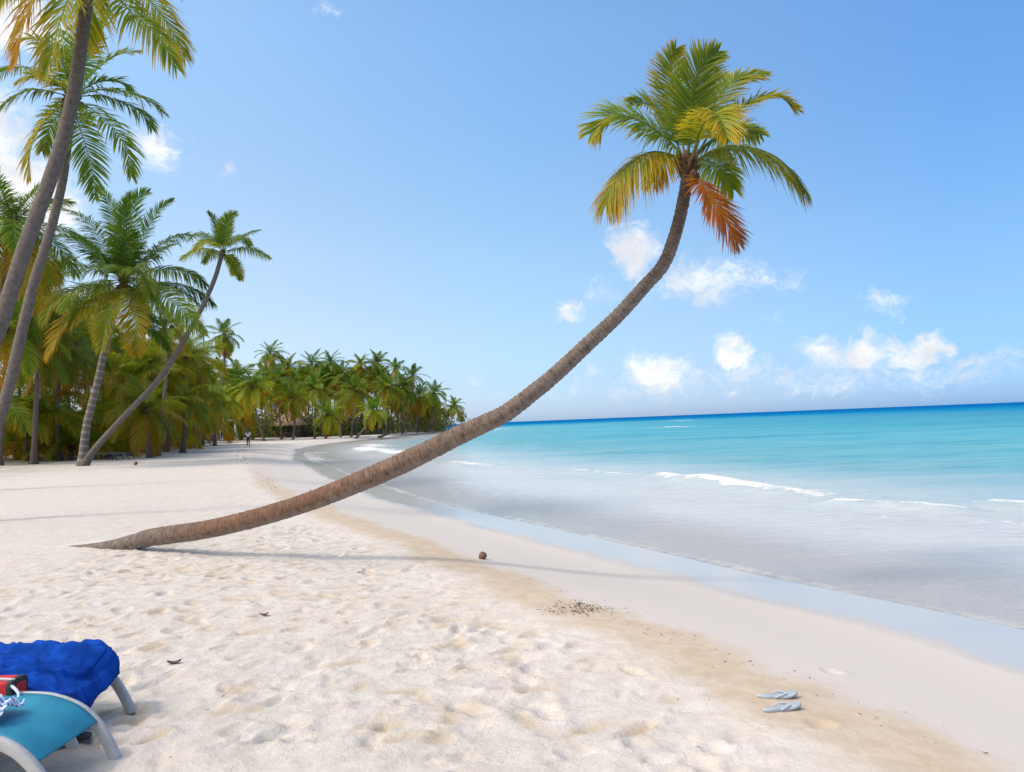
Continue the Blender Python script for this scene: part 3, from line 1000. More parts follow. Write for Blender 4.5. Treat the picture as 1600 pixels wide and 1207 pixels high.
FC = [
    ([(202, 359, .3), (214, 310, .5), (232, 300, .4)], (0, -1, .2), .12, 1.5, .25),
    ([(183, 370, .6), (171, 320, .9), (156, 291, 1.0)], (.2, -.8, .2), .10, 1.2, .3),
    ([(225, 370, -.4), (249, 328, -.6), (270, 314, -.7)], (-.3, -.8, .4), .14, 1.4, .3),
    ([(192, 380, -1.0), (196, 330, -1.7), (205, 305, -2.0)], (0, -1, .2), .16, 1.5, .3),
    ([(167, 398, .5), (144, 355, 1.0), (120, 336, 1.2), (98, 328, 1.2)], (0, -.6, 1), .08, 1.3, .45),
    ([(163, 413, -.4), (128, 382, -.8), (101, 370, -1.0), (80, 370, -1.0)], (0, -.6, 1), .10, 1.3, .5),
    ([(155, 425, -1.0), (117, 415, -1.8), (78, 421, -2.3), (52, 450, -2.4)], (0, -.7, 1), .26, 1.5, .6),
    ([(155, 448, -1.2), (117, 452, -2.0), (86, 471, -2.4), (68, 502, -2.5)], (-.1, -.7, .9), .36, 1.5, .6),
    ([(163, 464, -1.0), (128, 483, -1.7), (97, 514, -2.0), (76, 556, -2.0)], (-.4, -.8, .6), .52, 1.6, .5),
    ([(183, 468, -1.4), (168, 500, -2.3), (158, 545, -2.6)], (-.2, -1, .4), .40, 1.4, .4),
    ([(205, 470, -1.4), (212, 505, -2.2), (214, 552, -2.4)], (.2, -1, .4), .50, 1.5, .4),
    ([(229, 409, .4), (253, 382, .9), (280, 368, 1.2), (302, 368, 1.2)], (0, -.5, 1), .09, 1.6, .8),
    ([(229, 425, -.5), (264, 421, -.9), (299, 429, -1.1), (321, 446, -1.1)], (0, -.6, 1), .14, 1.5, .75),
    ([(233, 444, .8), (272, 444, 1.5), (303, 454, 1.8), (331, 473, 1.8)], (0, -.4, 1), .10, 1.6, .9),
    ([(229, 452, -1.2), (264, 468, -2.0), (295, 495, -2.4), (318, 522, -2.4)], (.2, -.9, .6), .28, 1.6, .45),
    ([(210, 464, .5), (222, 491, .9), (241, 514, 1.1), (262, 547, 1.1)], (.4, -.5, .6), .12, 1.2, .3),
    ([(198, 430, -1.6), (212, 418, -2.6), (228, 432, -3.2), (236, 456, -3.4)], (0, -.5, 1), .26, 1.3, .5),
    ([(176, 420, 1.5), (160, 400, 2.6), (140, 405, 3.4)], (0, .3, 1), .1, 1.4, .5),
    ([(204, 415, 1.6), (222, 395, 2.8), (246, 402, 3.6)], (0, .3, 1), .1, 1.4, .5),
    ([(180, 452, 1.2), (150, 470, 2.2), (126, 506, 2.8)], (0, .4, 1), .3, 1.4, .5),
]
solo_palm((193, 440), (128, 712), 47, 'broad dark coconut palm with a huge feathery crown and ringed trunk left of centre', 4.6, 104, n=13, lod='mid', old=.95, base_age=.06, top=80, low=-25, lf=.27, mid=[(135, 668), (152, 600), (165, 540), (178, 490)],
          mat=m_bark_ring, r0=.24, r1=.18, fronds=FC)
FD = [
    ([(352, 363, -.2), (358, 341, -.3), (369, 334, -.3)], (-.1, -1, .2), .24, .9, .25),
    ([(350, 368, .3), (354, 345, .4), (362, 338, .4)], (.1, -1, .2), .30, .8, .25),
    ([(342, 367, .3), (336, 345, .5), (325, 331, .5)], (.3, -.8, .3), .14, .55, .2),
    ([(330, 374, .2), (311, 365, .3), (296, 374, .3)], (0, -.5, 1), .22, .85, .65),
    ([(326, 390, -.4), (307, 391, -.7), (284, 404, -.8)], (0, -.6, 1), .34, .9, .7),
    ([(334, 380, -.8), (318, 378, -1.2), (304, 390, -1.4)], (0, -.7, .9), .40, .8, .6),
    ([(365, 378, .2), (387, 366, .3), (406, 360, .3)], (0, -.5, 1), .20, .75, .5),
    ([(365, 390, -.4), (393, 390, -.7), (421, 403, -.8)], (0, -.6, 1), .26, .8, .65),
    ([(360, 376, -.6), (378, 372, -1.0), (392, 384, -1.1)], (0, -.7, .8), .24, .8, .5),
    ([(360, 404, -.2), (369, 420, -.3), (376, 437, -.3)], (.4, -.7, .4), .38, .7, .3),
    ([(356, 402, .6), (362, 412, .9), (364, 428, 1.0)], (.2, .6, .5), .42, .7, .3),
    ([(340, 396, .7), (328, 398, 1.1), (318, 410, 1.2)], (0, .5, .8), .3, .7, .5),
]
solo_palm((348, 394), (128, 727), 46, 'slender coconut palm leaning right over the sand with a small windblown crown', 2.3, 211, n=0, mid=[(150, 700), (195, 650), (250, 590), (300, 510), (332, 445)],
          mat=m_bark_grey, r0=.19, r1=.12, fronds=FD)
solo_palm((350, 523), (328, 688), 125, 'thin tall coconut palm standing alone above the far trees by the goal frame', 3.9, 317, n=20, mid=[(338, 660), (347, 600), (351, 555)], r0=.24, r1=.16,
          lod='low', old=.78, base_age=.12, low=-60, mat=m_bark_grey)
solo_palm((268, 512), (246, 690), 62, 'small crowned palm peeping out behind the leaning slender trunk', 2.8, 331, n=16, r0=.16, r1=.1, base_age=.2)
solo_palm((18, 352), (-30, 720), 40, 'dark coconut palm half hidden behind the thick grey trunks at the left edge', 4.6, 345, n=22, r0=.2, r1=.14, base_age=.10)

# ------------------------------------------------------------------ shared crowns for the grove
PROTO = {}
for key, (n, L, seed, lod, kw) in {
    'mid_a': (24, 4.2, 501, 'mid', dict(old=.82, base_age=.16, low=-42, lf=.27)),
    'mid_b': (22, 4.2, 502, 'mid', dict(old=.76, base_age=.24, low=-40, lf=.27)),
    'mid_c': (26, 4.4, 503, 'mid', dict(old=.9, base_age=.30, low=-34, lf=.29)),
    'low_a': (24, 4.2, 511, 'low', dict(old=.84, base_age=.14, low=-42, lf=.26)),
    'low_b': (24, 4.2, 512, 'low', dict(old=.78, base_age=.2, low=-46, lf=.25)),
    'low_c': (20, 4.2, 513, 'low', dict(old=.9, base_age=.10, low=-38, lf=.26, wind=(.2, 0, .05))),
    'low_d': (24, 4.2, 514, 'low', dict(old=.70, base_age=.24, low=-50, lf=.25)),
}.items():
    PROTO[key] = crown_mesh(crown_fronds(n, L, seed, lod, **kw), seed=seed)


def grove_palm(crown_px, base_x, Y, kind, label, scale=1.0, group=None, name='palm_tree', r0=.19):
    c = at(crown_px[0], crown_px[1], Y)
    bx = (base_x - 800) / FPX * Y
    b = np.array([bx, Y, ground_z(bx, Y) - .2])
    return grove_at(b, c, kind, label, scale, group, name, r0)


used = set()


def grove_at(b, c, kind, label, scale=1.0, group=None, name='palm_tree', r0=.19):
    root = thing(name, label, 'palm tree', b, group=group)
    rr = np.random.default_rng(int(abs(b[0] * 37 + b[1] * 91)) % 99991)
    h = c[2] - b[2]
    mid = b + (c - b) * .5 + np.array([(c[0] - b[0]) * .14, 0, 0]) + rr.normal(0, .03 * h, 3) * [1, 1, 0]
    place_trunk(root, catmull([b, mid, c], 5), m_bark_far, r0=r0, r1=r0 * .62, sides=7, ring=.5, amp=.04, flare=.9, seed=3)
    p = PROTO[kind]
    if kind in used:
        o = p.copy()
        C.objects.link(o)
    else:
        o = p
        used.add(kind)
    o.parent = root
    o.location = tuple(c - b)
    o.rotation_euler = (rr.normal(0, .1), rr.normal(0, .1), rr.uniform(0, 6.28))
    o.scale = (scale,) * 3
    return root


G = [
    ((422, 553), 425, 165, 'low_c', 'dark topped palm rising highest over the grove behind the walking person', 1.0),
    ((394, 606), 411, 128, 'low_b', 'full round palm with brown skirt directly behind the walking person', 1.25),
    ((432, 592), 438, 140, 'low_a', 'dark bushy palm just left of the thatched hut', 1.2),
    ((451, 574), 458, 165, 'low_d', 'yellowing palm standing above the thatched hut roof', 1.1),
    ((487, 570), 490, 168, 'low_c', 'ragged dark palm in the skyline right of the thatched hut', 1.15),
    ((490, 607), 489, 140, 'low_b', 'thick trunked palm with orange lower fronds on the inner curve of the bay', 1.25),
    ((516, 566), 515, 176, 'low_c', 'blue green windswept palm in the skyline over the bay head', 1.0),
    ((532, 588), 530, 168, 'low_a', 'rounded green palm in the second row over the bay head', 1.1),
    ((563, 570), 562, 185, 'low_d', 'pale yellow green palm on a bare stem above the skyline', 1.05),
    ((590, 569), 592, 185, 'low_c', 'dark blue green palm with swept crown next to the pale yellow one', 1.2),
    ((617, 576), 618, 200, 'low_c', 'small dark tuft of a palm on the sloping skyline', 1.0),
    ((644, 587), 640, 205, 'low_c', 'dark palm with fronds streaming right on the sloping skyline', 1.15),
    ((606, 606), 600, 175, 'low_b', 'green palm with golden lower skirt in the middle of the headland', 1.3),
    ((631, 606), 626, 190, 'low_a', 'tall green palm near the end of the dense headland grove', 1.3),
    ((655, 620), 648, 205, 'low_d', 'leafy palm with brown hanging skirt near the headland tip', 1.25),
    ((678, 614), 664, 215, 'low_a', 'dark palm leaning right over the shore just before the gap of sea', 1.25),
    ((709, 634), 697, 238, 'low_a', 'lone dark palm standing at the very tip of the headland', 1.05),
    ((721, 650), 716, 246, 'low_a', 'tiny palm leaning over the water beyond the lone headland palm', .6),
    ((557, 612), 546, 145, 'low_b', 'slanting palm with yellow skirt above the leaning shore trunks', 1.2),
    ((512, 648), 506, 136, 'low_d', 'short bright palm planted alone on the sand of the bay head', .95),
    ((583, 641), 552, 138, 'low_b', 'low palm leaning far right out of the bushy clump at the water edge', .9),
    ((456, 622), 455, 134, 'low_d', 'yellow skirted palm standing in front of the thatched hut', 1.0),
    ((535, 625), 530, 150, 'low_a', 'shaded palm between the short bright palm and the slanting one', 1.0),
    ((290, 560), 284, 72, 'mid_b', 'bright yellow green palm right of the leaning slender trunk', .95),
    ((236, 574), 240, 66, 'mid_b', 'bright lime palm tucked behind the leaning slender trunk', .95),
    ((312, 604), 309, 84, 'mid_a', 'leafy palm over the dark heaps beside the thin tall palm', 1.0),
    ((287, 630), 282, 70, 'mid_b', 'low spreading palm with orange fronds sweeping the sand', .85),
    ((372, 590), 376, 140, 'low_a', 'rounded palm just right of the thin tall palm', 1.2),
    ((345, 580), 340, 160, 'low_c', 'palm tuft half hidden behind the thin tall palm', 1.1),
    ((226, 640), 232, 58, 'mid_b', 'low yellow orange palm behind the foot of the leaning slender trunk', .9),
    ((60, 470), 50, 52, 'mid_a', 'shadowy palm between the grey trunks and the broad dark palm', 1.1),
    ((95, 545), 90, 58, 'mid_a', 'shadowy palm low behind the ringed trunk', 1.0),
    ((262, 585), 258, 74, 'mid_c', 'lime green palm in front of the wood below the small peeping crown', 1.0),
    ((205, 590), 208, 64, 'mid_c', 'lime green palm between the ringed trunk and the leaning slender one', 1.0),
    ((335, 628), 333, 100, 'mid_c', 'lime green palm low beside the thin tall palm trunk', 1.0),
    ((302, 575), 300, 92, 'mid_c', 'tall lime green palm over the left wood edge', 1.05),
    ((250, 548), 255, 84, 'mid_c', 'lime palm crown rising behind the leaning slender trunk', 1.0),
    ((388, 640), 386, 132, 'low_d', 'low golden palm right behind the walking person', .8),
    ((10, 520), -5, 50, 'mid_a', 'dark palm filling the gap left of the grey trunks', 1.1),
]
for g in G:
    grove_palm(g[0], g[1], g[2], g[3], g[4], g[5])

# rows deeper in the grove: nothing tells these apart
rr = np.random.default_rng(5)
for k in range(34):                                   # behind the far shore
    px = 405 + 285 * (k + rr.random()) / 34
    Y = np.interp(px, [400, 560, 690], [150, 160, 225]) + rr.uniform(4, 26)
    top = np.interp(px, [400, 440, 560, 620, 680], [600, 592, 590, 603, 628]) + rr.uniform(-8, 30)
    grove_palm((px, top), px + rr.normal(0, 5), Y, ['low_a', 'low_b', 'low_c', 'low_d'][k % 4],
               'green coconut palm packed into the dense far grove across the bay', rr.uniform(.95, 1.3), 'palms in the dense far grove')
for k in range(30):                                   # behind the left beach
    px = -60 + 450 * (k + rr.random()) / 30
    Y = np.interp(px, [-60, 120, 250, 400], [48, 64, 90, 150]) + rr.uniform(2, 22)
    top = np.interp(px, [-60, 0, 120, 200, 260, 330, 400], [430, 440, 500, 545, 575, 600, 605]) + rr.uniform(0, 70)
    grove_palm((px, top), px + rr.normal(0, 8), Y, ['mid_a', 'mid_b'][k % 2] if Y < 100 else ['low_a', 'low_b'][k % 2],
               'shaded coconut palm in the thick wood behind the left beach', rr.uniform(.9, 1.2), 'palms in the left wood')

# ------------------------------------------------------------------ young palms, fronds springing from near the ground
YP = []
for seed in (701, 702, 703):
    fr = crown_fronds(17, 3.6, seed, 'mid', old=.82, base_age=.28, low=10, top=84, droop=.45, spread=1.3)
    YP.append(fr)
yproto = [None] * 3
for k, (px, Y, v, sc, label) in enumerate([
    (22, 60, 0, 1.35, 'young palm with broad arching fronds at the foot of the left grey trunk'),
    (86, 64, 1, 1.45, 'young palm arching over the dark mound left of the ringed trunk'),
    (146, 70, 2, 1.3, 'young yellowing palm between the ringed trunk and the leaning one'),
    (196, 76, 0, 1.4, 'young golden palm above the parked beach loungers'),
    (246, 78, 1, 1.3, 'young orange tinged palm with fronds brushing the sand'),
    (-30, 54, 2, 1.4, 'young palm cut by the left edge of the picture'),
    (120, 74, 0, 1.7, 'young palm deep in shade behind the ringed trunk'),
    (55, 72, 2, 1.7, 'young palm deep in shade between the left mounds'),
    (38, 57, 1, 1.25, 'young palm with a yellow tipped frond bowing beside the left grey trunk'),
    (108, 59, 2, 1.2, 'young palm bowing low just left of the ringed trunk foot'),
    (372, 140, 1, 1.1, 'young bright palm beside the white goal frame'),
    (283, 88, 2, 1.5, 'young palm by the dark heaps of loungers'),
    (222, 86, 1, 1.7, 'tall young palm with lime fronds above the parked loungers'),
    (172, 84, 2, 1.8, 'tall young palm filling the space behind the leaning trunk'),
    (315, 104, 0, 1.6, 'young palm in shade left of the thin tall palm'),
]):
    bx = (px - 800) / FPX * Y
    b = np.array([bx, Y, ground_z(bx, Y)])
    root = thing('young_palm', label, 'palm tree', b)
    hy = .8 + 1.1 * (k % 3)
    P = [b - [0, 0, .2], b + [.03, 0, hy * .5], b + [.05, 0, hy]]
    place_trunk(root, catmull(P, 4), m_bark_far, r0=.16, r1=.12, sides=8, ring=.3, amp=.05, flare=.4, seed=3)
    if yproto[v] is None:
        yproto[v] = crown_mesh(YP[v], nuts=0, seed=v, scale=.8)
        o = yproto[v]
    else:
        o = yproto[v].copy()
        C.objects.link(o)
    o.parent = root
    o.location = (.05, 0, hy)
    o.rotation_euler = (0, 0, k * 1.3)
    o.scale = (sc,) * 3

# ------------------------------------------------------------------ undergrowth under the palms
r = np.random.default_rng(88)
A = Acc()
cl = []
for k in range(420):
    px = r.uniform(-160, 690)
    lo = np.interp(px, [-160, 0, 130, 250, 330, 400, 560, 690], [68, 72, 78, 92, 150, 152, 170, 234])
    Y = lo + r.uniform(0, 22)
    x = (px - 800) / FPX * Y
    cl.append((x, Y, ground_z(x, Y), r.uniform(1.0, 2.6) * (1 + Y / 260)))
for (x, y, z, h) in cl:
    n = 240
    sc = h * .085 + .03
    p = r.normal(0, 1, (n, 3)) * [h * .6, h * .6, h * .42] + [x, y, z + h * .6]
    p[:, 2] = np.maximum(p[:, 2], z + .05)
    a = unit(r.normal(0, 1, (n, 3)) + [0, 0, .3])
    b = unit(np.cross(a, r.normal(0, 1, (n, 3))))
    V = np.stack([p - a * sc, p + b * sc * .38, p + a * sc, p - b * sc * .38], 1).reshape(-1, 3)
    ti = np.zeros((n * 4, 4))
    ti[:, 0] = np.repeat(np.where(r.random(n) < .45, r.uniform(1.06, 1.15, n), r.uniform(.0, .26, n)), 4)
    ti[:, 2] = np.repeat(r.random(n), 4)
    A.add(V, np.arange(n * 4).reshape(-1, 4), ti)
V, Q, ti = A.get()
o = mk('undergrowth', V, Q, m_leaf, None, {'tint': ti}, smooth=False)
tag(o, 'low dark leafy undergrowth between the palm trunks', 'undergrowth', kind='stuff')

m_deadleaf = mat_plain('dead_frond', (.23, .19, .16), .9, .4, 6)
# fallen fronds and husks on the mounds under the trees
r = np.random.default_rng(91)


def dead_pile(px, py, n, L, label, spread):
    p = on_ground(px, py)
    acc = Acc()
    for k in range(n):
        az = r.uniform(0, 6.28)
        P, N = arc(az, radians(r.uniform(10, 35)), L * r.uniform(.6, 1.1), radians(r.uniform(30, 60)), n=7)
        P = P + [r.normal(0, spread), r.normal(0, spread * .6), .03]
        P[:, 2] = np.maximum(P[:, 2], .03)
        V, Q, ti = frond(P, N, 22, .5, .04, .93, r, u0=.2, droop=.4, segs=2, tip=.05)
        V[:, 2] = np.maximum(V[:, 2], .01)
        acc.add(V, Q, ti)
    V, Q, ti = acc.get()
    o = mk('dead_frond_heap', V, Q, m_deadleaf, None, None, smooth=False)
    o.location = tuple(p)
    tag(o, label, 'dead fronds')


dead_pile(160, 717, 10, 1.5, 'heap of grey dead fronds beside the foot of the leaning slender palm', .35)
dead_pile(105, 712, 9, 2.0, 'dry frond heap on the mound left of the leaning slender palm', .9)
dead_pile(40, 708, 9, 2.0, 'dry frond heap on the mound at the left picture edge', 1.0)

# ------------------------------------------------------------------ things lying on the sand
def coconut(px, py, label, rad=.115, rotx=.9):
    p = on_ground(px, py)
    R = np.array(Euler((rotx, .3, .5)).to_matrix())
    V, Q = ellipsoid((0, 0, 0), (rad * .8, rad * .8, rad), 20, 14)
    V[:, 2] += .02 * rad / .1 * np.cos(V[:, 2] / rad * 2)
    a = np.arctan2(V[:, 1], V[:, 0])
    V[:, :2] *= (1 + .05 * np.cos(3 * a))[:, None]
    V = V @ R.T
    root = thing('coconut', label, 'coconut', (p[0], p[1], p[2] + rad * .62))
    mk('husk', V, Q, m_nut, root)
    V, Q = ellipsoid((0, 0, rad * .98), (rad * .22, rad * .22, rad * .12), 10, 6)
    mk('stem_cap', V @ R.T, Q, m_fibre, root)


coconut(754, 874, 'brown coconut lying alone on the damp sand under the leaning trunk', .064)
coconut(212, 727, 'dark coconut on the shaded sand near the foot of the slender leaning palm', .13)

m_dry = mat_plain('dry_leaf', (.11, .07, .045), .8, .3, 20)
for (px, py, sc, rz, label) in ((413, 963, .038, .4, 'small curled brown leaf on the trodden sand above the blue towel'),
                                (272, 1039, .045, .3, 'small dark leaf right of the towel covered lounger')):
    p = on_ground(px, py)
    u, v = np.meshgrid(np.linspace(-1, 1, 9), np.linspace(-1, 1, 5))
    V = np.stack([u * sc, v * sc * .5 * np.sqrt(np.maximum(.02, 1 - u * u)), .012 + sc * (.35 * u * u + .5 * v * v * .4)], -1).reshape(-1, 3)
    i = (np.arange(4) * 9)[:, None]
    j = np.arange(8)[None]
    Q = np.stack([i + j, i + j + 1, i + 10 + j, i + 9 + j], -1).reshape(-1, 4)
    o = mk('dry_leaf', V, Q, m_dry)
    sm = o.modifiers.new('thick', 'SOLIDIFY')
    sm.thickness = .004
    o.location = tuple(p)
    o.rotation_euler = (0, 0, rz)
    tag(o, label, 'leaf')

# bits of weed, twigs and husk crumbs that nobody could count
r = np.random.default_rng(17)
A = Acc()


def crumb(p, sc):
    a = r.uniform(0, 6.28)
    ln = sc * r.uniform(.6, 2.2)
    dv = np.array([cos(a), sin(a), r.uniform(-.1, .5)])
    P = np.array([p, p + dv * ln * .5 + r.normal(0, sc * .15, 3), p + dv * ln * [1, 1, .3]])
    P[:, 2] = np.maximum(P[:, 2], p[2])
    V, Q, _, _ = tube(P, np.array([.22, .3, .08]) * sc * r.uniform(.25, .9), 4)
    A.add(V, Q)


for (cx, cy, sx, sy, n, sc) in ((893, 951, 26, 5, 150, .013), (925, 953, 20, 3, 90, .016), (870, 955, 12, 4, 40, .012), (903, 946, 4, 2, 25, .018)):
    for k in range(n):
        px, py = cx + r.normal(0, sx), cy + r.normal(0, sy)
        p = on_ground(px, py)
        crumb(p + [0, 0, .006], sc)
for k in range(130):                                  # thin wrack line along the edge of the tan strip
    f = r.random()
    px = np.interp(f, [0, .35, .7, 1], [560, 870, 1130, 1560]) + r.normal(0, 10)
    py = np.interp(f, [0, .35, .7, 1], [806, 928, 1020, 1195]) + r.normal(0, 7)
    crumb(on_ground(px, py) + [0, 0, .004], r.uniform(.006, .014))
for k in range(150):                                  # tracks and weed up the beach towards the walker
    f = r.random()
    px = np.interp(f, [0, .3, .6, 1], [432, 405, 383, 376]) + r.normal(0, 5)
    py = np.interp(f, [0, .3, .6, 1], [768, 745, 722, 700]) + r.normal(0, 3)
    p = on_ground(px, py)
    crumb(p + [0, 0, .01], .0011 * p[1])
for k in range(90):
    px, py = r.uniform(120, 1300), r.uniform(880, 1200)
    p = on_ground(px, py)
    if shore(p[:1], p[1:2])[0] > 3.5:
        crumb(p + [0, 0, .008], r.uniform(.005, .013))
V, Q, _ = A.get()
o = mk('beach_wrack', V, Q, m_dry)
tag(o, 'scattered dark seaweed bits and twigs on the sand', 'seaweed', kind='stuff')

# ------------------------------------------------------------------ the pair of flip-flops
m_sole = mat_plain('flipflop_sole', (.34, .365, .40), .6, .08, 20, .15, 120)
m_strap = mat_plain('flipflop_strap', (.42, .45, .50), .5, .05)


def flip_flop(px, py, rz, label, flipy=1):
    p = on_ground(px, py)
    n = 36
    th = np.linspace(0, 2 * pi, n, endpoint=False)
    x = .128 * np.cos(th)
    wdt = .040 + .010 * np.cos(th) - .011 * np.exp(-((x + .015) / .045) ** 2)
    y = wdt * np.sign(np.sin(th)) * np.abs(np.sin(th)) ** .75 + .006 * np.cos(th) ** 2 * flipy
    rings = []
    for (k, z) in ((.0, .0), (.93, .0), (1.0, .004), (1.0, .013), (.94, .017), (0.0, .017)):
        rings.append(np.c_[x * k, y * k, np.full(n, z) + .012 * (x * k / .128) ** 2])
    V = np.concatenate(rings)
    i = (np.arange(5) * n)[:, None]
    j = np.arange(n)[None]
    k = (j + 1) % n
    Q = np.stack([i + j, i + k, i + n + k, i + n + j], -1).reshape(-1, 4)
    root = thing('flip_flop', label, 'flip-flop', (p[0], p[1], p[2] - .002), rz, 'pair of flip-flops on the sand')
    mk('sole', V, Q, m_sole, root)
    for sd in (-1, 1):
        P = catmull([(.07, .004, .017), (.045, .022 * sd, .025), (.01, .034 * sd, .026), (-.03, .037 * sd, .015)], 5)
        V, Q, _, _ = tube(P, .0045, 6)
        mk('strap', V, Q, m_strap, root)


flip_flop(1215, 1090, radians(8), 'far one of two pale blue grey flip-flops on the tan sand', 1)
flip_flop(1221, 1109, radians(20), 'near one of two pale blue grey flip-flops on the tan sand', -1)

# ------------------------------------------------------------------ beach loungers
m_frame = mat_plain('lounger_plastic', (.40, .385, .375), .5, .10, 12, .1, 80)
m_teal = mat_plain('teal_sling', (.012, .20, .31), .55, .14, 6, .35, 400)
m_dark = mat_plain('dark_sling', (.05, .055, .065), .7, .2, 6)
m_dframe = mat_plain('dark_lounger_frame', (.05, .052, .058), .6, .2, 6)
m_blue = mat_plain('blue_towel', (.007, .062, .36), .95, .25, 10, .9, 240, spec=.08)

# side profile: distance from the foot end, height
RAIL = catmull([(-.03, -.05), (-.015, .0), (.03, .09), (.085, .17), (.17, .245), (.29, .295), (.42, .315), (.7, .32), (1.25, .32), (1.95, .32)], 8)


def lounger(loc, rotz, label, sling, frame_mat, wid=.58, group=None):
    root = thing('sun_lounger', label, 'sun lounger', loc, rotz, group)
    hw = wid / 2
    n = len(RAIL)
    for sd in (-1, 1):                                 # side rails, flat section, curving down into the foot
        T = unit(np.gradient(RAIL, axis=0))
        Nn = np.c_[-T[:, 1], T[:, 0]]
        ring = []
        for (a, b) in ((-.014, -.046), (.014, -.046), (.018, -.04), (.018, .0), (.012, .008), (-.012, .008), (-.018, .0), (-.018, -.04)):
            q = RAIL + Nn * b
            ring.append(np.c_[-q[:, 0], np.full(n, sd * hw + a), q[:, 1]])
        V = np.stack(ring, 1).reshape(-1, 3)
        V[:, 2] = np.maximum(V[:, 2], -.07)
        i = (np.arange(n - 1) * 8)[:, None]
        j = np.arange(8)[None]
        k = (j + 1) % 8
        Q = np.stack([i + j, i + k, i + 8 + k, i + 8 + j], -1).reshape(-1, 4)
        Q = np.vstack([Q, [[0, 1, 2, 3], [0, 3, 4, 7], [4, 5, 6, 7]], [[(n - 1) * 8 + z for z in q] for q in ((3, 2, 1, 0), (7, 4, 3, 0), (7, 6, 5, 4))]])
        mk('rail', V, Q, frame_mat, root)
        P = np.array([[-1.42, sd * (hw - .005), .30], [-1.47, sd * hw, .15], [-1.50, sd * (hw + .01), -.03]])
        V, Q, _, _ = tube(P, np.array([.028, .026, .024]), 8)
        mk('leg', V, Q, frame_mat, root)
    V, Q = box(-.16, 0, .205, .03, wid - .04, .03)
    V2, Q2 = box(-1.44, 0, .26, .03, wid - .04, .03)
    mk('crossbar', np.vstack([V, V2]), np.vstack([Q, np.array(Q2) + 8]), frame_mat, root, smooth=False)
    keepr = RAIL[(RAIL[:, 0] > .075)]
    vv = np.linspace(-1, 1, 13)
    V = []
    for (u, z) in keepr:
        for v in vv:
            V.append((-u, v * (hw - .014), z + .006 - .018 * (1 - v * v) * min(1, (u - .07) * 4)))
    V = np.array(V)
    m = len(keepr)
    i = (np.arange(m - 1) * 13)[:, None]
    j = np.arange(12)[None]
    Q = np.stack([i + j, i + j + 1, i + 14 + j, i + 13 + j], -1).reshape(-1, 4)
    o = mk('sling', V, Q, sling, root)
    sm = o.modifiers.new('thick', 'SOLIDIFY')
    sm.thickness = .006
    return root


gz = .54
L1 = (-2.16, 3.905, gz + .015)
L2 = (-2.44, 4.59, gz + .02)
lounger(L1, radians(-2), 'teal beach lounger with grey curved frame nearest the camera at the left edge', m_teal, m_frame, .51)
lounger(L2, radians(-2), 'beach lounger covered by a crumpled royal blue towel', m_teal, m_frame)

# crumpled towel over the second lounger: two layers with a long crease, gathered at the far corner
nu, nv = 170, 90
hw = .30
prof = RAIL[(RAIL[:, 0] > .13) & (RAIL[:, 0] < 1.5)][::-1]
prof = np.vstack([prof, [(.095, .20), (.075, .15), (.07, .06), (.07, -.2)]])
dd = np.r_[0, np.cumsum(np.linalg.norm(np.diff(prof, axis=0), axis=1))]
vv = np.linspace(-1.12, 1.10, nv)
end = np.interp(vv, [-1.12, -.8, -.2, .5, 1.1], [dd[-1] - .235, dd[-1] - .245, dd[-1] - .29, dd[-1] - .385, dd[-1] - .44])
U = np.linspace(0, 1, nu)[:, None]
D_ = U * end[None]
Vv = np.repeat(vv[None], nu, 0)
x0 = np.interp(D_, dd, prof[:, 0])
z0 = np.interp(D_, dd, prof[:, 1])
Tn = unit(np.gradient(prof, axis=0))
nx_ = np.interp(D_, dd, Tn[:, 1])
nz_ = np.interp(D_, dd, -Tn[:, 0])
y0 = np.clip(Vv, -1.03, 1.03) * hw
over = np.maximum(np.abs(Vv) - 1.03, 0) * hw
wv_ = Vv + .10 * fbm(U * 3 + 0 * Vv, Vv * 1.5, 70, 2)
layer = .030 * sstep(wv_ - (.10 + .16 * U), -.05, .05) + .030 * np.exp(-((wv_ - .22 - .16 * U) / .10) ** 2)
rad_ = np.zeros_like(Vv)
for q, (vb, am) in enumerate(((-1.1, .020), (-.75, .024), (-.45, .022), (-.2, .020), (-1.5, .016), (-2.0, .014), (.0, .012))):
    tq = (.97 - U) / .75                                   # creases fan out from the far foot corner
    line = .45 + (vb - .45) * np.clip(tq, 0, 1.3) ** .8
    rad_ += 1.9 * am * np.exp(-((wv_ - line) / (.05 + .06 * np.clip(tq, 0, 1))) ** 2) * sstep(tq, -.1, .15) * (1 - sstep(tq, .8, 1.3))
soft = .045 * (fbm(U * 4, Vv * 1.6, 75, 3) + .5) + .010 * fbm(U * 16, Vv * 9, 76, 2) - .02 * (1 - U)
knot = .075 * np.exp(-(((U - .90) / .065) ** 2 + ((Vv - .72) / .30) ** 2)) * (.75 + .6 * np.sin(Vv * 14 + U * 22) * .4)
crease = np.maximum(0, 1 - np.abs(fbm(U * 5 + Vv * 1.2, Vv * 2.4 - U * 3, 77, 3)) * 9) ** 2
fine = np.maximum(0, 1 - np.abs(fbm(U * 11 - Vv * 2.0, Vv * 3.5 + U * 6, 79, 2)) * 7) ** 2
off = .012 + layer + rad_ + soft + knot + .020 * crease + .009 * fine
px_ = x0 - nx_ * off * -1.0
pz_ = z0 + nz_ * off - over * 2.0
px_ = x0 - np.abs(nx_) * off
TV = np.stack([-px_, y0 + np.sign(Vv) * over * .3, np.maximum(pz_, .02)], -1).reshape(-1, 3)
i = (np.arange(nu - 1) * nv)[:, None]
j = np.arange(nv - 1)[None]
TQ = np.stack([i + j, i + j + 1, i + nv + j + 1, i + nv + j], -1).reshape(-1, 4)
tw = mk('beach_towel', TV, TQ, m_blue)
tw.location = L2
tw.rotation_euler = (0, 0, radians(-2))
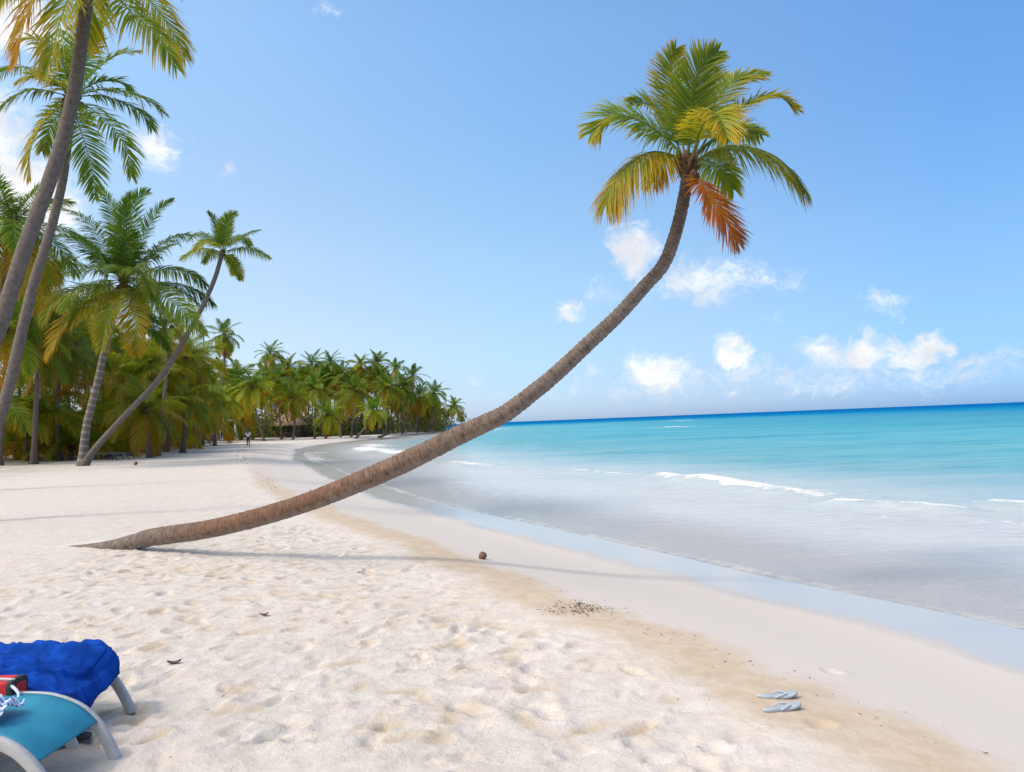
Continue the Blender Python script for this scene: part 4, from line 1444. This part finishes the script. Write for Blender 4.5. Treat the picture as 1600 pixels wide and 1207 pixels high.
sm = tw.modifiers.new('thick', 'SOLIDIFY')
sm.thickness = .005
sm.offset = -1
tag(tw, 'crumpled royal blue towel draped over the end of the far lounger', 'towel')

# red bag with a dark stripe and a pale edge lying on the blue towel
m_red = mat_plain('red_fabric', (.50, .012, .018), .7, .15, 10, .3, 200)
m_blk = mat_plain('black_fabric', (.02, .02, .022), .7, .1)
m_pale = mat_plain('pale_trim', (.48, .47, .45), .6, .1)
m_white = mat_plain('white_cloth', (.70, .71, .74), .8, .1, 12, .3, 120)
m_stripe, t = mat_new('blue_striped_cloth')
co = t.n('ShaderNodeTexCoord').outputs['Object']
wv = t.n('ShaderNodeTexWave', {'Vector': co, 'Scale': 9.0, 'Distortion': 2.0, 'Detail': 1.0}, bands_direction='Y')
cs = t.mix(t.ss(wv.outputs[0], .45, .6), (.66, .69, .75), (.12, .20, .45))
b = t.n('ShaderNodeBsdfPrincipled', {'Base Color': cs, 'Roughness': .85})
t.n('ShaderNodeOutputMaterial', {'Surface': b.outputs[0]})


def pillow_box(cx, cy, cz, sx, sy, sz, n=10):
    """soft box"""
    V, Q = ellipsoid((0, 0, 0), (1, 1, 1), 28, 16)
    V = np.sign(V) * np.abs(V) ** .42
    return V * [sx / 2, sy / 2, sz / 2] + [cx, cy, cz], Q


pbag = at(2, 1062, 4.22)
root = thing('beach_bag', 'red beach bag with black stripe and pale edge lying between the loungers', 'bag', (pbag[0], pbag[1] - .01, gz + .29), radians(-3))
V, Q = pillow_box(0, 0, .06, .24, .13, .12)
mk('body', V, Q, m_red, root)
V, Q = pillow_box(.095, -.002, .06, .045, .137, .125)
mk('stripe', V, Q, m_blk, root)
V, Q, _, _ = tube(catmull([(-.12, -.04, .122), (0, -.045, .126), (.11, -.04, .118)], 4), .008, 6)
mk('zip_edge', V, Q, m_pale, root)
V, Q, _, _ = tube(catmull([(.10, -.06, .10), (.15, -.07, .06), (.16, -.08, .02), (.20, -.075, .005)], 5), .008, 6)
mk('strap', V, Q, m_white, root)

pc = at(-2, 1092, 3.85)
u, v = np.meshgrid(np.linspace(-1, 1, 40), np.linspace(-1, 1, 40), indexing='ij')
zz = .05 * np.maximum(0, 1 - (u * u + v * v) * .6) + .045 * np.abs(fbm(u * 3, v * 3, 81, 3)) + .012 * np.sin(u * 9 + v * 4)
rad = 1 - .18 * fbm(u * 2, v * 2, 83, 2)
V = np.stack([u * .09 * rad, v * .11 * rad, np.maximum(zz, .0) + .01], -1).reshape(-1, 3)
i = (np.arange(39) * 40)[:, None]
j = np.arange(39)[None]
Q = np.stack([i + j, i + 40 + j, i + 41 + j, i + j + 1], -1).reshape(-1, 4)
o = mk('striped_cloth', V, Q, m_stripe)
sm = o.modifiers.new('thick', 'SOLIDIFY')
sm.thickness = .008
o.location = (pc[0] - .03, pc[1], gz + .345)
tag(o, 'bundled white and blue striped cloth on the teal lounger', 'cloth')

# a flip-flop-like dark strap under the lounger: a dark sandal lying on the sand
p = on_ground(105, 1158)
V, Q = pillow_box(0, 0, .012, .24, .09, .024)
root = thing('sandal', 'dark sandal lying on the sand under the end of the teal lounger', 'sandal', p, radians(20))
mk('sole', V, Q, m_blk, root)
for sd in (-1, 1):
    V, Q, _, _ = tube(catmull([(.07, 0, .026), (.03, .03 * sd, .045), (-.03, .04 * sd, .024)], 5), .006, 6)
    mk('strap', V, Q, m_blk, root)

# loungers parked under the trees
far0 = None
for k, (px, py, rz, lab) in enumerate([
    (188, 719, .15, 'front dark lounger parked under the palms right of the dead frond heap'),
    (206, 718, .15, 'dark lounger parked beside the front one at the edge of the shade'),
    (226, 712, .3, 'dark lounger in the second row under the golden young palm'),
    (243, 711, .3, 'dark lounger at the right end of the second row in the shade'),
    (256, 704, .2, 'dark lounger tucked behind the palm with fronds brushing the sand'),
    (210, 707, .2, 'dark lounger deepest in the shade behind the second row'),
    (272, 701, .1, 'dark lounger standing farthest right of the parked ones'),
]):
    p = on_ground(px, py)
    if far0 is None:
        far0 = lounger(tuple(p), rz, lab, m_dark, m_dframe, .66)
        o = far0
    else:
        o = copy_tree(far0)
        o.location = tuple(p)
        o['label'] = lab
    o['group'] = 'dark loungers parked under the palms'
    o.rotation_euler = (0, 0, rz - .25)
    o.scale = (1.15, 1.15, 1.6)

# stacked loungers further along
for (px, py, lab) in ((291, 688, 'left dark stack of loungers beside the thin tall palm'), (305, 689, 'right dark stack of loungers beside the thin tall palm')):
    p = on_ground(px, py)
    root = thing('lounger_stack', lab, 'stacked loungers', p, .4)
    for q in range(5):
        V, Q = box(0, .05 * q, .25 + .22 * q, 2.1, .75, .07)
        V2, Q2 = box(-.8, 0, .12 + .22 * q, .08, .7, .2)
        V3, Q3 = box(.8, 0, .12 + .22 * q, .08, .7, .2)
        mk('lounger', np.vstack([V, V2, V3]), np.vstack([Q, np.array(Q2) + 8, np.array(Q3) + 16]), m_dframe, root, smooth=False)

# ------------------------------------------------------------------ goal frame by the thin palm
m_wpost = mat_plain('white_post', (.62, .62, .60), .5, .08)
Yg = 118.0
xl, xr = (342 - 800) / FPX * Yg, (365 - 800) / FPX * Yg
zg = ground_z((xl + xr) / 2, Yg)
ztop = at(353, 658, Yg)[2]
root = thing('goal_frame', 'white goal frame standing on the sand under the palms', 'goal', ((xl + xr) / 2, Yg, zg))
hwg, hg = (xr - xl) / 2, ztop - zg
for sd in (-1, 1):
    V, Q, _, _ = tube([(sd * hwg, 0, -.2), (sd * hwg, 0, hg)], .045, 8)
    mk('post', V, Q, m_wpost, root)
    V, Q, _, _ = tube([(sd * hwg, 0, hg - .1), (sd * hwg, 1.4, -.1)], .045, 8)
    mk('back_stay', V, Q, m_wpost, root)
V, Q, _, _ = tube([(-hwg - .06, 0, hg + .05), (hwg + .06, 0, hg + .05)], .06, 8)
mk('crossbar', V, Q, m_wpost, root)

# ------------------------------------------------------------------ thatched hut in the grove
m_thatch = mat_plain('thatch', (.27, .18, .12), .95, .3, 3, .9, 30, spec=.05)
m_wood = mat_plain('dark_wood', (.11, .075, .05), .85, .3, 5)
m_plank = mat_plain('pale_plank', (.40, .30, .24), .8, .2, 4)
Yh = 158.0
xh = (450 - 800) / FPX * Yh
zh = ground_z(xh, Yh)
root = thing('thatched_hut', 'open beach hut with tan thatched roof among the palm trunks', 'hut', (xh, Yh, zh), .2)
n = 24
rings = []
for (rad, z) in ((3.7, 2.35), (3.75, 2.55), (2.6, 3.5), (1.4, 4.4), (.25, 5.2), (0.0, 5.3)):
    th = np.linspace(0, 2 * pi, n, endpoint=False)
    rg = rad * (1 + .03 * np.sin(th * 11))
    rings.append(np.c_[rg * np.cos(th), rg * np.sin(th), np.full(n, z) + .06 * np.sin(th * 7)])
V = np.concatenate(rings)
i = (np.arange(len(rings) - 1) * n)[:, None]
j = np.arange(n)[None]
k = (j + 1) % n
mk('roof', V, np.stack([i + j, i + k, i + n + k, i + n + j], -1).reshape(-1, 4), m_thatch, root)
for q in range(6):
    a = q * pi / 3
    V, Q, _, _ = tube([(3 * cos(a), 3 * sin(a), -.2), (3 * cos(a), 3 * sin(a), 2.7)], .11, 7)
    mk('post', V, Q, m_wood, root)
V, Q = box(0, 1.2, 1.2, 4.2, .15, 2.5)
mk('wall', V, Q, m_plank, root, smooth=False)
V, Q = box(0, -1.6, .55, 3.6, .6, 1.1)
mk('counter', V, Q, m_wood, root, smooth=False)

# ------------------------------------------------------------------ driftwood at the water edge
p = at(598, 681, 150)
p[2] = ground_z(p[0], p[1])
root = thing('driftwood_log', 'dark driftwood log lying at the water edge of the far bay', 'driftwood', p)
V, Q, L_, A_ = tube(catmull([(-1.0, 0, .1), (-.3, .1, .3), (.5, 0, .55), (1.3, -.1, .75)], 5), np.linspace(.32, .14, 16), 9)
mk('log', V, Q, m_wood, root)
V, Q, _, _ = tube(catmull([(.3, 0, .5), (.45, -.2, .95), (.8, -.3, 1.25)], 4), .09, 6)
mk('branch', V, Q, m_wood, root)

# ------------------------------------------------------------------ the person walking up the beach
m_skin = mat_plain('dark_skin', (.14, .075, .05), .5, .1)
m_shirt = mat_plain('white_shirt', (.72, .72, .74), .85, .06, 6, .3, 40)
m_trs = mat_plain('dark_trousers', (.018, .028, .035), .85, .15)
m_hair = mat_plain('black_hair', (.012, .010, .009), .7, .2)
m_eye = mat_plain('eye', (.5, .5, .5), .3, .05)


def skin_mesh(name, verts, edges, mat, parent, root_i=0, sub=2):
    me = bpy.data.meshes.new(name)
    me.from_pydata([v[:3] for v in verts], edges, [])
    o = bpy.data.objects.new(name, me)
    C.objects.link(o)
    o.parent = parent
    sk = o.modifiers.new('skin', 'SKIN')
    sk.use_smooth_shade = True
    if not me.skin_vertices:
        me.skin_vertices.new()
    for i, v in enumerate(verts):
        sv = me.skin_vertices[0].data[i]
        rd = v[3]
        sv.radius = rd if isinstance(rd, tuple) else (rd, rd)
        sv.use_root = (i == root_i)
    ss_ = o.modifiers.new('sub', 'SUBSURF')
    ss_.levels = ss_.render_levels = sub
    me.materials.append(mat)
    return o


p = on_ground(388, 698)
sc_p = (p[1] / FPX * 26.0) / 1.74
pr = thing('person', 'person in white shirt and dark trousers walking up the beach towards the trees', 'person', p, .35)
pr.scale = (sc_p,) * 3
BV = [(0, 0, .95, (.13, .10)), (0, 0, 1.15, (.125, .09)), (0, 0, 1.38, (.15, .095)), (0, .0, 1.47, .055), (0, -.01, 1.54, .052), (0, -.02, 1.62, (.075, .09)), (0, -.015, 1.70, (.07, .085)),
      (0, -.115, 1.605, .014)]
BE = [(0, 1), (1, 2), (2, 3), (3, 4), (4, 5), (5, 6), (5, 7)]


def chain(start, pts):
    prev = start
    for q in pts:
        BV.append(q)
        BE.append((prev, len(BV) - 1))
        prev = len(BV) - 1
    return prev


for sd in (-1, 1):
    st = .22 * sd
    foot = chain(0, [(sd * .09, 0, .90, .085), (sd * .10, st * .35 - .02, .50, .058), (sd * .10, st + .02, .10, .036), (sd * .10, st - .02, .035, .036), (sd * .11, st - .15, .025, .03)])
    wr = chain(2, [(sd * .18, 0, 1.40, .055), (sd * .24, -st * .3 + .02, 1.13, .040), (sd * .27, -st * .7 - .03, .90, .026), (sd * .275, -st * .8 - .05, .82, .03)])
    bx, by, bz = BV[wr][:3]
    for fi, (dx, ln) in enumerate(((-.02, .085), (-.007, .095), (.007, .09), (.02, .07))):
        chain(wr, [(bx + .004 * sd, by + dx, bz - .05, .009), (bx - .006 * sd, by + dx * 1.1 - .01, bz - .05 - ln * .6, .007), (bx - .018 * sd, by + dx * 1.1 - .015, bz - .05 - ln, .006)])
    chain(wr, [(bx - .01 * sd, by - .035, bz - .02, .010), (bx - .02 * sd, by - .05, bz - .06, .008)])
skin_mesh('body', BV, BE, m_skin, pr)
SV = [(0, 0, .90, (.155, .12)), (0, 0, 1.15, (.145, .11)), (0, 0, 1.39, (.165, .11)), (0, 0, 1.455, (.085, .075))]
SE = [(0, 1), (1, 2), (2, 3)]
for sd in (-1, 1):
    a = len(SV)
    SV += [(sd * .19, 0, 1.40, .07), (sd * .235, -.066 * sd + .02, 1.16, .058)]
    SE += [(2, a), (a, a + 1)]
skin_mesh('shirt', SV, SE, m_shirt, pr)
TVs = [(0, 0, .96, (.145, .115))]
TE = []
for sd in (-1, 1):
    a = len(TVs)
    st = .22 * sd
    TVs += [(sd * .09, 0, .86, .098), (sd * .10, st * .35 - .02, .50, .074), (sd * .10, st + .02, .13, .055)]
    TE += [(0, a), (a, a + 1), (a + 1, a + 2)]
skin_mesh('trousers', TVs, TE, m_trs, pr)
V, Q = ellipsoid((0, .008, 1.675), (.083, .097, .085), 14, 10)
V[:, 2] = np.maximum(V[:, 2], 1.645 - .35 * np.clip(V[:, 1], -.01, .2))
mk('hair', V, Q, m_hair, pr)
for sd in (-1, 1):
    V, Q = ellipsoid((sd * .03, -.098, 1.635), (.011, .008, .008), 8, 6)
    mk('eye', V, Q, m_eye, pr)
    V, Q = ellipsoid((sd * .078, -.01, 1.62), (.012, .024, .034), 8, 6)
    mk('ear', V, Q, m_skin, pr)
V, Q = ellipsoid((0, -.098, 1.572), (.024, .01, .008), 8, 6)
mk('mouth', V, Q, mat_plain('lips', (.18, .07, .06), .5, .05), pr)
